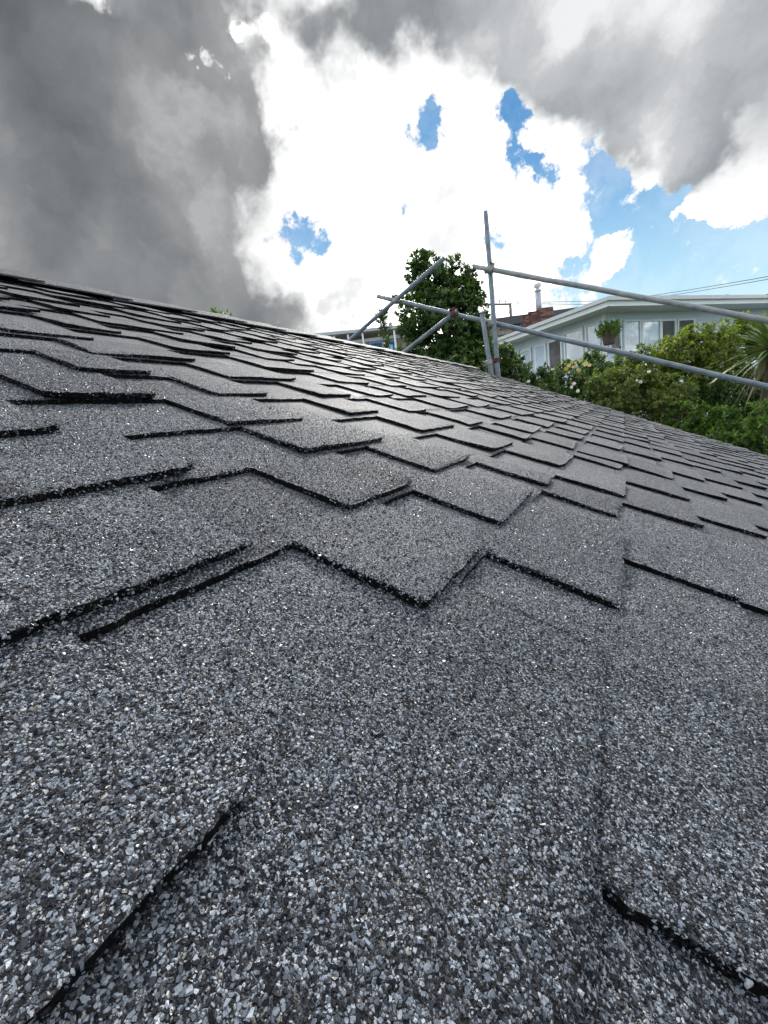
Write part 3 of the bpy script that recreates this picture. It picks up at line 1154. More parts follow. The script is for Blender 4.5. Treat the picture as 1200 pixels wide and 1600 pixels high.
def plant(name, label, cat, ells, n, nper, ln, wd, mat, stems=10, trunk=None, freq=3.0, thr=-.25, group=None, inner=.35, upw=.55, spread=(.5, 1.25), crown_name='foliage'):
    c = at(ells[0][0], ells[0][1], ells[0][2])
    gz = float(ground_z(c[0], c[1]))
    t = thing(name, label, cat, (float(c[0]), float(c[1]), gz), group)
    p, d, q = crown_points(ells, n, inner, freq, thr, upw)
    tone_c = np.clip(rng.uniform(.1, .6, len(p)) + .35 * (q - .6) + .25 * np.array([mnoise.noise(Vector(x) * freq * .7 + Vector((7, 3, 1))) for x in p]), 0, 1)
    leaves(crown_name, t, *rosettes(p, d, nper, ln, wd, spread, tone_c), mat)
    base = np.array([c[0], c[1], gz])
    cs = [at(e[0], e[1], e[2]) for e in ells]
    if trunk:
        tr = MB()
        hgt = c[2] - .35 * ells[0][5] - gz
        pts = [base + np.array([.04 * math.sin(i * 1.3), .04 * math.cos(i), hgt * i / 7]) for i in range(8)]
        tr.tube(pts, [trunk * (1.25 if i == 0 else 1 - .05 * i) for i in range(8)], 12)
        tr.build('trunk', M_BARK, t, smooth=True)
        woody('limb', t, pts[-1], cs + [p[i] for i in range(0, min(len(p), stems * 3), 3)], trunk * .45, M_BARK, seed=len(p))
    else:
        woody('stem', t, base, cs + [p[i] for i in range(0, min(len(p), stems * 3), 3)], .014, M_STEM, seed=len(p))
    tw = MB()
    for i in rng.choice(len(p), min(len(p), 240), replace=False):
        e = p[i] + d[i] * .01
        tw.tube([e - d[i] * rng.uniform(.14, .3) + rng.normal(0, .02, 3), e - d[i] * .07, e], [.0045, .0035, .002], 4, caps=False)
    tw.build('twig', M_STEM, t, kind='stuff')
    return t, p, d


# big glossy tree behind the scaffold
plant('broadleaf_tree', 'tall dark green glossy leaved tree behind the scaffold braces', 'tree',
      [(695, 505, 8.4, .66, .75, .95), (665, 430, 8.3, .36, .4, .42), (716, 440, 8.5, .38, .42, .46), (650, 500, 8.3, .36, .45, .5), (735, 505, 8.4, .36, .4, .55), (700, 590, 8.4, .80, .8, .7), (640, 570, 8.2, .36, .4, .4), (655, 408, 8.3, .16, .18, .22), (748, 545, 8.4, .30, .34, .5), (742, 465, 8.5, .22, .3, .34)],
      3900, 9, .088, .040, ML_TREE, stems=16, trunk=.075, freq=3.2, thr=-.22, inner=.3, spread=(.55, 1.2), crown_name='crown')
plant('young_tree', 'thin sparse young tree with few leaves left of the dark glossy tree', 'tree',
      [(598, 497, 8.0, .13, .14, .36), (603, 545, 8.0, .12, .14, .3), (607, 575, 8.0, .2, .2, .25)], 90, 7, .085, .032, ML_TREE, stems=5, freq=3.0, thr=-.6, inner=.05, upw=1.2, spread=(.4, .9))
plant('dark_shrub', 'low dark green shrub beside the foot of the scaffold upright', 'shrub',
      [(800, 585, 8.6, .34, .4, .38), (835, 592, 8.8, .34, .4, .32), (790, 560, 8.6, .2, .2, .3), (775, 600, 8.5, .3, .3, .3)], 760, 9, .075, .036, ML_TREE, freq=4.0)
plant('flowering_shrub', 'loose green shrub with yellow and white blooms below the white house', 'shrub',
      [(890, 592, 8.4, .40, .4, .36), (925, 585, 8.5, .36, .4, .40), (870, 612, 8.3, .36, .4, .3), (960, 585, 8.7, .32, .4, .34), (925, 562, 8.6, .16, .2, .24), (905, 640, 8.2, .6, .4, .4), (850, 625, 8.3, .4, .4, .3), (968, 553, 8.7, .10, .12, .2)], 2200, 7, .064, .032, ML_MID, freq=4.5, thr=-.1)
plant('tall_shrub', 'tall yellow green bushy shrub in front of the white house right wing', 'shrub',
      [(1060, 556, 8.0, .52, .5, .40), (1110, 545, 7.8, .5, .5, .45), (1020, 582, 8.1, .40, .4, .40), (1150, 545, 7.8, .40, .4, .42), (1085, 590, 7.9, .6, .5, .4), (1150, 515, 7.9, .3, .3, .28), (1085, 522, 8.0, .26, .3, .2), (1035, 550, 8.1, .2, .2, .25), (1172, 516, 7.9, .28, .3, .28), (1195, 525, 7.8, .3, .3, .3)], 4200, 7, .058, .027, ML_YEL, freq=4.5, thr=-.12)
plant('olive_shrub', 'dull olive shrub with white roses in the middle of the hedge bank', 'shrub',
      [(985, 610, 7.6, .50, .5, .42), (1040, 625, 7.4, .46, .5, .42), (960, 650, 7.5, .46, .4, .34), (1000, 570, 7.7, .28, .3, .35), (1060, 660, 7.3, .4, .4, .3), (940, 600, 7.7, .3, .3, .3)], 3300, 7, .052, .028, ML_OLV, freq=4.5, thr=-.1)
plant('bright_shrub', 'bright green leafy shrub low at the right edge beside the roof', 'shrub',
      [(1145, 690, 6.6, .38, .4, .28), (1180, 700, 6.5, .34, .4, .28), (1120, 660, 6.8, .32, .3, .3), (1075, 650, 7.0, .30, .3, .3), (1215, 690, 6.6, .4, .4, .3), (1205, 650, 5.8, .30, .25, .26)], 1600, 8, .062, .027, ML_BRI, freq=4.5, thr=-.12)
plant('shaded_shrub', 'dark shaded shrub below the spiky leaved plant', 'shrub',
      [(1160, 635, 7.6, .5, .4, .40), (1210, 640, 7.5, .5, .4, .45), (1110, 610, 7.7, .36, .4, .36), (1190, 590, 7.9, .45, .4, .4)], 1500, 8, .066, .03, ML_TREE, freq=4.0)
plant('distant_tree', 'small round treetop just showing over the ridge at left', 'tree',
      [(337, 491, 16.0, .26, .3, .22), (354, 494, 16.0, .18, .3, .18), (345, 515, 16.0, .4, .4, .4), (350, 560, 16.0, .8, .8, .8)], 420, 8, .10, .05, ML_BRI, trunk=.06, stems=4, freq=2.0, thr=-.5, crown_name='crown')

plant('dark_hedge', 'dense dark hedge backing the mixed shrubs below the white house', 'hedge',
      [(880, 620, 9.3, .6, .3, .35), (960, 625, 9.2, .6, .3, .45), (1040, 620, 9.1, .6, .3, .55), (1120, 620, 9.0, .6, .3, .6), (1200, 620, 9.0, .6, .3, .6), (1000, 690, 8.9, .8, .3, .5), (1130, 700, 8.8, .9, .3, .6)], 2600, 9, .07, .036, ML_MID, freq=4.0, thr=-.5)

# flowers
M_WHITEP = pmat('white_petal', (0.75, 0.74, 0.66), 0.6, vary=.05)
M_YELP = pmat('yellow_petal', (0.62, 0.45, 0.06), 0.6, vary=.15, vscale=30)
M_PALEP = pmat('cream_petal', (0.70, 0.62, 0.34), 0.6, vary=.1, vscale=30)


def flower(parent, p, r, mat, seed):
    rr = random.Random(seed)
    m = MB()
    look = CAM - p
    look = look / np.linalg.norm(look)
    ax = norm(look + np.array([rr.uniform(-.4, .4), 0, rr.uniform(0, .8)]))
    s = norm(np.cross(ax, ZV))
    b = np.cross(ax, s)
    for layer, (n, rad_, tilt) in enumerate(((6, 1.0, .25), (5, .72, .7), (3, .4, 1.2))):
        for i in range(n):
            a = 2 * math.pi * i / n + layer * .5 + rr.uniform(-.2, .2)
            o = s * math.cos(a) + b * math.sin(a)
            q = np.cross(ax, o)
            tip = p + r * rad_ * (o * math.cos(tilt) + ax * math.sin(tilt))
            midp = p + r * rad_ * .55 * (o * math.cos(tilt * .6) + ax * math.sin(tilt * .6))
            w_ = r * rad_ * .42
            m.add([p, midp - q * w_, tip - q * w_ * .5 + ax * r * .08, tip + q * w_ * .5 + ax * r * .08, midp + q * w_], [(0, 4, 3, 2, 1)])
    m.build('flower', mat, parent)


fl = bpy.data.objects['flowering_shrub']
ol = bpy.data.objects['olive_shrub']
for i, (x, y, z, r, m_) in enumerate([(893, 567, 8.02, .032, M_YELP), (899, 573, 8.0, .034, M_YELP), (908, 563, 8.05, .036, M_YELP), (915, 569, 8.0, .045, M_PALEP), (885, 576, 8.0, .04, M_YELP), (921, 571, 8.05, .035, M_PALEP), (904, 580, 8.0, .04, M_YELP), (889, 571, 8.0, .035, M_PALEP),
                                 (897, 600, 7.95, .04, M_WHITEP), (893, 605, 7.95, .03, M_WHITEP), (903, 611, 7.9, .035, M_WHITEP), (826, 596, 8.1, .03, M_WHITEP)]):
    flower(fl, at(x, y, z), r, m_, i)
for i, (x, y, z, r) in enumerate([(1014, 581, 7.15, .030), (1001, 597, 7.1, .030), (995, 594, 7.1, .02)]):
    flower(ol, at(x, y, z), r, M_WHITEP, 40 + i)

# spiky plant at the right edge
ML_SPIKE = leaf_material('spiky_leaf', [(0, (0.035, 0.065, 0.022)), (.5, (0.07, 0.125, 0.038)), (.85, (0.13, 0.19, 0.065)), (1, (0.21, 0.25, 0.10))], .2, .45)
ML_DEAD = leaf_material('dry_leaf', [(0, (0.10, 0.08, 0.045)), (.5, (0.20, 0.165, 0.10)), (1, (0.34, 0.30, 0.20))], .2, .7)


def spiky(name, label, headpx, z, n, length, width, down, seed, mat=None, dead=0):
    c = at(*headpx, z)
    gz = float(ground_z(c[0], c[1]))
    t = thing(name, label, 'spiky plant', (float(c[0]), float(c[1]), gz))
    tr = MB()
    pts = [np.array([c[0] + .05 * math.sin(i), c[1], gz + (c[2] - gz) * i / 6]) for i in range(7)]
    tr.tube(pts, [.085 - .006 * i for i in range(7)], 10)
    tr.build('trunk', M_BARK, t, smooth=True)
    r = random.Random(seed)
    for i in range(n + dead):
        az = r.uniform(0, 2 * math.pi)
        el = r.uniform(-.35, 1.35) if i < n else r.uniform(-1.3, -.5)
        d = np.array([math.cos(az) * math.cos(el), math.sin(az) * math.cos(el), math.sin(el)])
        side = norm(np.cross(d, ZV))
        L = length * r.uniform(.75, 1.15)
        nrm = np.cross(side, d)
        vs, fs = [], []
        for j in range(8):
            s = j / 7
            ctr = c + d * (L * s) + np.array([0, 0, -down * L * s ** 2.4 * r.uniform(.9, 1.1)])
            wd = width * (math.sin(min(1, s * 1.5 + .25) * math.pi / 2)) * (1 - s ** 3)
            vs += [ctr - side * wd + nrm * wd * .35, ctr, ctr + side * wd + nrm * wd * .35]
            if j:
                o = 3 * j
                fs += [(o - 3, o - 2, o + 1, o), (o - 2, o - 1, o + 2, o + 1)]
        mesh_obj('leaf', vs, np.array(fs), (ML_SPIKE if i < n else ML_DEAD), t, smooth=True, attrs={'tone': ('FACE', [np.clip(r.gauss(.5, .25), 0, 1)] * len(fs))})
    return t


spiky('spiky_plant', 'green sword leaved plant with dry hanging blades at the right edge', (1208, 548), 6.1, 150, .78, .022, .26, 5, dead=9)
spiky('spiky_plant', 'tan dry tufted plant top above the sword leaved plant', (1200, 502), 8.3, 10, .34, .008, .2, 9, dead=30)

# ------------------------------------------------------------------ the white house
M_WHITE = pmat('white_weatherboard', (0.60, 0.72, 0.88), 0.55, vary=.05, vscale=5.0)  # white boards with the sky's blue light put into the colour
M_TRIM = pmat('white_trim', (0.74, 0.81, 0.87), 0.45, vary=.03)  # white trim, its colour blued for skylight as well
M_SOFF = pmat('soffit_paint', (0.58, 0.61, 0.63), 0.6, vary=.05)
M_ROOFM = pmat('roof_metal', (0.52, 0.56, 0.60), 0.4, vary=.06)
M_CURT = pmat('pale_curtain', (0.70, 0.80, 0.88), 0.9, vary=.08, vscale=9.0, streak=(6, 6, .3))
M_ROOM = pmat('dark_room', (0.035, 0.032, 0.03), 0.9, vary=.3)


def glass_mat(name, tint, refl=.5, fk=.6):
    m = bpy.data.materials.new(name)
    m.use_nodes = True
    t = NT(m.node_tree)
    out = m.node_tree.nodes['Material Output']
    m.node_tree.nodes.remove(m.node_tree.nodes['Principled BSDF'])
    tr = t.n.new('ShaderNodeBsdfTransparent')
    tr.inputs[0].default_value = (*tint, 1)
    gl = t.n.new('ShaderNodeBsdfGlossy')
    gl.inputs['Roughness'].default_value = .02
    fr = t.n.new('ShaderNodeFresnel')
    fr.inputs[0].default_value = 1.5
    mx = t.n.new('ShaderNodeMixShader')
    t.put(mx.inputs[0], t.math('MULTIPLY_ADD', fr.outputs[0], fk, refl, clamp=True))
    t.l.new(tr.outputs[0], mx.inputs[1])
    t.l.new(gl.outputs[0], mx.inputs[2])
    t.l.new(mx.outputs[0], out.inputs[0])
    return m


M_GLASS = glass_mat('window_glass', (.96, .98, 1.0), .02)
M_GLASSD = glass_mat('dark_window_glass', (.96, .98, 1.0), .0, .05)
M_BLUEG = glass_mat('blue_window_glass', (.70, .86, .98), .06)

ZC = 13.5
Pc = at(943, 490, ZC)
Aw = M @ np.array([1665, -348, 684.0])
Aw[2] = 0
Aw /= np.linalg.norm(Aw)
Bw = np.array([-Aw[1], Aw[0], 0.0])
if (Bw @ (M @ np.array([0, 0, 1.0]))) < 0:
    Bw = -Bw
gzh = float(ground_z(Pc[0], Pc[1])) - .1
SOF = float(Pc[2])
endA = on_plane(1330, 480, Pc, Bw)
LA = float((endA - Pc) @ Aw)
endB = on_plane(797, 542, Pc, Aw)
LB = float((endB - Pc) @ Bw)
house = thing('white_house', 'long white weatherboard house with wide flat eaves on the right', 'house', (float((Pc + Aw * LA / 2)[0]), float((Pc + Aw * LA / 2)[1]), gzh))


def hp(a, b, z):
    """house coordinates: along the front, back from it, height"""
    p = Pc + Aw * a + Bw * b
    return np.array([p[0], p[1], z])


mb = MB()
mb.prism([hp(.02, .02, gzh), hp(LA, .02, gzh), hp(LA, LB, gzh), hp(.02, LB, gzh)], [0, 0, SOF - gzh - .01])
mb.build('wall', M_ROOM, house)
bh = 0.165
nb = int((SOF - gzh) / bh)
for i in range(nb):
    z0 = SOF - .012 - bh * (i + 1)
    for which in (0, 1):
        m = MB()
        if which == 0:
            m.hexa([hp(0, -.034, z0), hp(LA, -.034, z0), hp(LA, .018, z0), hp(0, .018, z0), hp(0, -.014, z0 + bh + .012), hp(LA, -.014, z0 + bh + .012), hp(LA, .018, z0 + bh + .012), hp(0, .018, z0 + bh + .012)])
        else:
            m.hexa([hp(-.034, LB, z0), hp(-.034, 0, z0), hp(.018, 0.02, z0), hp(.018, LB, z0), hp(-.014, LB, z0 + bh + .012), hp(-.014, 0, z0 + bh + .012), hp(.018, 0.02, z0 + bh + .012), hp(.018, LB, z0 + bh + .012)])
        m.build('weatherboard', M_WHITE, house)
m = MB()
m.box(hp(-.05, -.05, gzh), Aw * .09, Bw * .09, ZV * (SOF - gzh - .004))
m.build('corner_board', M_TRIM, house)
OV = 0.95
m = MB()
m.prism([hp(-OV, -OV, SOF), hp(LA + .5, -OV, SOF), hp(LA + .5, LB + .6, SOF), hp(-OV, LB + .6, SOF)], [0, 0, .03])
m.build('soffit', M_SOFF, house)
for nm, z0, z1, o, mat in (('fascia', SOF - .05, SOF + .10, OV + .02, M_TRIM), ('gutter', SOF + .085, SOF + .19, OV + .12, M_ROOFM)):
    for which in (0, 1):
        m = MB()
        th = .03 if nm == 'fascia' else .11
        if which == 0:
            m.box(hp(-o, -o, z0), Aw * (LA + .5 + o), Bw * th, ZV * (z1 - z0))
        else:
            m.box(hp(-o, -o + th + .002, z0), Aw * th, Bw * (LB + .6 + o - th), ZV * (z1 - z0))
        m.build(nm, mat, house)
m = MB()
zr = SOF + .17
m.add([hp(-OV - .05, -OV - .05, zr), hp(LA + .5, -OV - .05, zr), hp(LA + .5, LB + .6, zr), hp(-OV - .05, LB + .6, zr), hp(2.6, 2.6, zr + .10), hp(LA - 2.5, 2.6, zr + .10), hp(LA - 2.5, LB - 2, zr + .10), hp(2.6, LB - 2, zr + .10)],
      [(3, 2, 1, 0), (0, 1, 5, 4), (1, 2, 6, 5), (2, 3, 7, 6), (3, 0, 4, 7), (4, 5, 6, 7)])
m.build('roof', M_ROOFM, house)


def house_window(wing, x0, y0, x1, y1, curtain=True, mull=(), glass=None, name='window', parent=None):
    """a framed window whose corners are read off on the wall plane"""
    if wing == 'A':
        p, q = on_plane(x0, y0, Pc, Bw), on_plane(x1, y1, Pc, Bw)
        a0, a1 = float((p - Pc) @ Aw), float((q - Pc) @ Aw)
        mk = lambda s, d, z: hp(s, -.035 - d, z)
        ds, dd = Aw, -Bw
    else:
        p, q = on_plane(x0, y0, Pc, Aw), on_plane(x1, y1, Pc, Aw)
        a0, a1 = float((p - Pc) @ Bw), float((q - Pc) @ Bw)
        mk = lambda s, d, z: hp(-.035 - d, s, z)
        ds, dd = Bw, -Aw
    z1_, z0_ = float(p[2]), float(q[2])
    if a1 < a0:
        a0, a1 = a1, a0
    fr = MB()
    fw = .06
    for s0, s1, za, zb in ((a0 - fw, a0, z0_ - fw, z1_ + fw), (a1, a1 + fw, z0_ - fw, z1_ + fw), (a0, a1, z1_, z1_ + fw), (a0, a1, z0_ - fw, z0_)):
        fr.box(mk(s0, 0, za), ds * (s1 - s0), dd * .06, ZV * (zb - za))
    for s in mull:
        sm = a0 + (a1 - a0) * s
        fr.box(mk(sm - .025, .004, z0_), ds * .05, dd * .05, ZV * (z1_ - z0_))
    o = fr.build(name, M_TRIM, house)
    pn = MB()
    pn.box(mk(a0, .028, z0_), ds * (a1 - a0), dd * .006, ZV * (z1_ - z0_))
    pn.build('pane', glass or (M_GLASS if curtain else M_GLASSD), o)
    bk = MB()
    if curtain:
        n = max(6, int((a1 - a0) / .035))
        vs, fs = [], []
        for i in range(n + 1):
            s = a0 + (a1 - a0) * i / n
            dpt = .004 + .012 * (.5 + .5 * math.sin(i * 1.4))
            vs += [mk(s, dpt, z0_), mk(s, dpt, z1_)]
            if i:
                fs.append((2 * i - 2, 2 * i, 2 * i + 1, 2 * i - 1))
        bk.add(vs, fs)
        bk.build('curtain', M_CURT, o)
    else:
        bk.box(mk(a0, .002, z0_), ds * (a1 - a0), dd * .006, ZV * (z1_ - z0_))
        bk.build('dark_room', M_ROOM, o)  # dark sheet behind the pane, coloured as the unlit room's shade
    sl_ = MB()
    sl_.box(mk(a0 - .09, 0, z0_ - fw - .035), ds * (a1 - a0 + .18), dd * .11, ZV * .033)
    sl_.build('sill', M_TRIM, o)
    return o


house_window('B', 860, 536, 880, 572, False)
house_window('B', 885, 523, 913, 566)
house_window('B', 919, 512, 939, 558)
house_window('B', 800, 552, 813, 576, False)
house_window('A', 950, 503, 966, 545, False)
house_window('A', 973, 504, 997, 560)
house_window('A', 1001, 504, 1028, 560)
house_window('A', 1031, 503, 1051, 545, False)
house_window('A', 1057, 502, 1080, 545, False)
house_window('A', 1235, 500, 1275, 540)
# louvred shutters on the far end of the left wing
for x0, x1, yt, yb in ((816, 834, 548, 582), (837, 857, 541, 578)):
    p, q = on_plane(x0, yt, Pc, Aw), on_plane(x1, yb, Pc, Aw)
    a0, a1 = sorted((float((p - Pc) @ Bw), float((q - Pc) @ Bw)))
    fr = MB()
    z1_, z0_ = float(p[2]), float(q[2])
    for s0, s1, za, zb in ((a0, a0 + .07, z0_, z1_), (a1 - .07, a1, z0_, z1_), (a0 + .07, a1 - .07, z1_ - .07, z1_), (a0 + .07, a1 - .07, z0_, z0_ + .07)):
        fr.box(hp(-.085, s0, za), Bw * (s1 - s0), Aw * .045, ZV * (zb - za))
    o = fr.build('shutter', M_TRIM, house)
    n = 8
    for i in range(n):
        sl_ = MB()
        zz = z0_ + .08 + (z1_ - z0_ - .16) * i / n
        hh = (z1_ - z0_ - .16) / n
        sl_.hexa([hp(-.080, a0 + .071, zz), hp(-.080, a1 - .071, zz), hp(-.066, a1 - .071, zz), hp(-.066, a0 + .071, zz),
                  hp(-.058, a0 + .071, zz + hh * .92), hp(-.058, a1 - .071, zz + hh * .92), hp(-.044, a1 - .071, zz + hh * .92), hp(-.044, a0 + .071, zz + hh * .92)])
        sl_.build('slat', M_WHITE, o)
# roof cowl
m = MB()
pc_ = on_plane(1134, 466, hp(0, 1.2, 0), Bw)
m.tube([pc_ - ZV * .2, pc_ + ZV * .02], .05, 10)
m.tube([pc_ + ZV * .02, pc_ + ZV * .05, pc_ + ZV * .11, pc_ + ZV * .13], [.06, .10, .10, .04], 10)
m.build('roof_vent', pmat('dark_vent', (.10, .10, .11), .6), house)

# chimney: broken-topped brick stack with a metal flue
M_BRICK = [pmat('brick_a', (.095, .038, .03), .85, vary=.35, vscale=30), pmat('brick_b', (.055, .027, .023), .85, vary=.35, vscale=30), pmat('brick_c', (.15, .085, .07), .85, vary=.35, vscale=30)]
M_MORT = pmat('mortar', (.16, .14, .125), .9, vary=.2, vscale=20)
zch = 17.6
q0, q1 = at(823, 516, zch), at(866, 512, zch)
chim = thing('chimney', 'old red brick chimney stack behind the white house left wing', 'chimney', (float((q0[0] + q1[0]) / 2), float(q0[1]), SOF - .4))
ca = np.array([q1[0] - q0[0], q1[1] - q0[1], 0])
cw = float(np.linalg.norm(ca))
ca /= cw
cb = np.array([-ca[1], ca[0], 0])
if cb @ (M @ np.array([0, 0, 1.0])) < 0:
    cb = -cb
zt = float(at(866, 478, zch)[2])
zb_ = SOF - .2
core = MB()
cbase = np.array([q0[0], q0[1], 0])


def cpt(a, b, z):
    p = cbase + ca * a + cb * b
    return np.array([p[0], p[1], z])


def ctop(a):
    f = a / cw
    return zt - (.16 if f < .14 else (.08 if f < .34 else (.0 if f < .6 else -.02)))


core.prism([cpt(.012, .012, zb_), cpt(cw - .012, .012, zb_), cpt(cw - .012, .6, zb_), cpt(.012, .6, zb_)], [0, 0, zt - .32 - zb_])
core.prism([cpt(cw * .45, .013, zt - .33), cpt(cw - .013, .013, zt - .33), cpt(cw - .013, .59, zt - .33), cpt(cw * .45, .59, zt - .33)], [0, 0, .26])
core.build('mortar_core', M_MORT, chim)
r = random.Random(3)
z = zb_ + .01
row = 0
shared = {}
while z < zt:
    for face in (0, 1, 2):
        L = cw if face == 0 else .60
        a = 0.0 if row % 2 == 0 else -.115
        while a < L - .02:
            s0, s1 = max(a, 0.0), min(a + .222, L)
            if s1 - s0 > .05 and (z + .07 < ctop((s0 + s1) / 2 if face == 0 else (0 if face == 1 else cw))):
                m = MB()
                pr = r.uniform(.0, .014)
                if face == 0:
                    m.box(cpt(s0, -pr, z), ca * (s1 - s0), cb * .10, ZV * .068)
                elif face == 1 and s0 > .1:
                    m.box(cpt(-pr, s0, z), ca * .10, cb * (s1 - s0), ZV * .068)
                elif face == 2 and s0 > .1:
                    m.box(cpt(cw + pr - .1, s0, z), ca * .10, cb * (s1 - s0), ZV * .068)
                if m.v:
                    m.build('brick', r.choice(M_BRICK), chim)
            a += .233
    z += .079
    row += 1
M_FLUE = pmat('flue_metal', (.36, .40, .45), .45, metal=.5, vary=.15, vscale=8)
fa = at(842, 484, zch + .3)
ft = float(at(842, 455, zch + .3)[2])
flue = thing('flue_pipe', 'round grey metal flue with a capped cowl standing on the brick chimney', 'flue', (float(fa[0]), float(fa[1]), float(fa[2]) - .3))
m = MB()
m.tube([(fa[0], fa[1], fa[2] - .3), (fa[0], fa[1], ft)], .115, 20)
m.build('pipe', M_FLUE, flue, smooth=True)
m = MB()
m.tube([(fa[0], fa[1], ft - .03), (fa[0], fa[1], ft), (fa[0], fa[1], ft + .03)], [.135, .145, .11], 20)
m.tube([(fa[0], fa[1], ft + .03), (fa[0], fa[1], ft + .12)], [.075, .075], 14)
m.tube([(fa[0], fa[1], ft + .11), (fa[0], fa[1], ft + .14), (fa[0], fa[1], ft + .24), (fa[0], fa[1], ft + .27)], [.11, .14, .14, .09], 20)
m.build('cowl', pmat('cowl_pale', (.5, .5, .48), .5, vary=.1), flue)

# hanging pot with a fern under the eave corner
hpz = at(951, 522, 12.75)
pot = thing('hanging_pot', 'trailing green fern in a brown hanging pot under the eave corner', 'hanging pot', tuple(map(float, hpz - ZV * .20)))
m = MB()
m.tube([hpz - ZV * .30, hpz - ZV * .28, hpz + ZV * .06, hpz + ZV * .08], [.12, .15, .19, .20], 18)
m.build('pot', pmat('brown_pot', (.06, .046, .036), .8, vary=.2, vscale=20), pot)
m = MB()
for k in range(3):
    an = k * 2.09
    m.tube([hpz + np.array([.18 * math.cos(an), .18 * math.sin(an), .07]), np.array([hpz[0], hpz[1], SOF - .06])], .004, 5)
m.tube([np.array([hpz[0], hpz[1], SOF - .07]), np.array([hpz[0], hpz[1], SOF + .004])], .006, 5)
m.build('hanger', M_BOLT, pot)
n = 110
u = norm(rng.normal(0, 1, (n, 3)) * [1, 1, .8])
pp = hpz + ZV * .12 + u * [.33, .33, .26] * rng.uniform(.3, 1, (n, 1))
leaves('fern_frond', pot, *rosettes(pp, norm(u + [0, 0, .3]), 7, .12, .032, (.4, 1.1)), ML_BRI)

# ------------------------------------------------------------------ low pavilion house beyond the ridge, left of the tree
zl = 24.0
L0, L1 = at(462, 524, zl), at(650, 505, zl)
la = L1 - L0
la[2] = 0
LL = float(np.linalg.norm(la))
la /= LL
lb = np.array([-la[1], la[0], 0])
if lb @ (M @ np.array([0, 0, 1.0])) < 0:
    lb = -lb
lz = float(L0[2])
rise = float(L1[2] - L0[2])
gzl = 1.6
left = thing('pavilion_house', 'low flat roofed house with white posts and blue windows beyond the ridge', 'house', (float(L0[0] + la[0] * LL / 2), float(L0[1] + la[1] * LL / 2), gzl))


def lp(a, b, z):
    p = L0 + la * a + lb * b
    return np.array([p[0], p[1], z])


M_PAV = pmat('pavilion_fascia', (.42, .47, .52), .5, vary=.08)
M_PAVU = pmat('pavilion_ceiling', (.30, .28, .25), .7, vary=.15, vscale=3)
M_PAVW = pmat('pavilion_wall', (.34, .31, .27), .8, vary=.15)
zr_ = lambda a: lz + rise * a / LL
m = MB()
m.hexa([lp(-2, 0, zr_(-2) - .16), lp(LL, 0, zr_(LL) - .16), lp(LL, 5, zr_(LL) - .16), lp(-2, 5, zr_(-2) - .16), lp(-2, 0, zr_(-2)), lp(LL, 0, zr_(LL)), lp(LL, 5, zr_(LL)), lp(-2, 5, zr_(-2))])
m.build('roof', M_PAV, left)
m = MB()
m.hexa([lp(-2, .1, zr_(-2) - .20), lp(LL - .05, .1, zr_(LL) - .20), lp(LL - .05, 5, zr_(LL) - .20), lp(-2, 5, zr_(-2) - .20), lp(-2, .1, zr_(-2) - .165), lp(LL - .05, .1, zr_(LL) - .165), lp(LL - .05, 5, zr_(LL) - .165), lp(-2, 5, zr_(-2) - .165)])
m.build('ceiling', M_PAVU, left)
m = MB()
m.hexa([lp(-2, 1.2, gzl), lp(LL - .3, 1.2, gzl), lp(LL - .3, 4.8, gzl), lp(-2, 4.8, gzl), lp(-2, 1.2, zr_(-2) - .21), lp(LL - .3, 1.2, zr_(LL) - .21), lp(LL - .3, 4.8, zr_(LL) - .21), lp(-2, 4.8, zr_(-2) - .21)])
m.build('wall', M_PAVW, left)
for px in (499, 521, 543, 566, 616):
    pq = on_plane(px, 520, lp(0, .12, 0), lb)
    a = float((pq - L0) @ la)
    m = MB()
    m.box(lp(a - .05, .12, gzl), la * .10, lb * .10, ZV * (zr_(a) - .20 - gzl))
    m.build('post', M_TRIM, left)
m = MB()
zb1 = float(on_plane(580, 531, lp(0, .3, 0), lb)[2])
m.box(lp(-2, .25, zb1 - .08), la * (LL + 1.6), lb * .10, ZV * .16)
m.build('beam', pmat('pavilion_beam', (.34, .38, .40), .6), left)
for x0, x1 in ((548, 575), (577, 601), (603, 622), (515, 545)):
    p, q = on_plane(x0, 533, lp(0, 1.18, 0), lb), on_plane(x1, 556, lp(0, 1.18, 0), lb)
    a0, a1 = float((p - L0) @ la), float((q - L0) @ la)
    z1_, z0_ = float(p[2]), float(q[2])
    fr = MB()
    for s0, s1, za, zb in ((a0, a0 + .05, z0_, z1_), (a1 - .05, a1, z0_, z1_), (a0 + .05, a1 - .05, z1_ - .06, z1_), (a0 + .05, a1 - .05, z0_, z0_ + .06)):
        fr.box(lp(s0, 1.12, za), la * (s1 - s0), lb * .06, ZV * (zb - za))
    o = fr.build('window', M_TRIM, left)
    pn = MB()
    pn.box(lp(a0 + .05, 1.15, z0_ + .06), la * (a1 - a0 - .1), lb * .006, ZV * (z1_ - z0_ - .12))
    pn.build('pane', M_BLUEG, o)
    bk = MB()
    bk.box(lp(a0 + .05, 1.165, z0_ + .06), la * (a1 - a0 - .1), lb * .006, ZV * (z1_ - z0_ - .12))
    bk.build('blind', pmat('pale_blind', (.42, .66, .88), .8, vary=.1), o)  # added sheet behind the glass, its blue painted as reflected sky
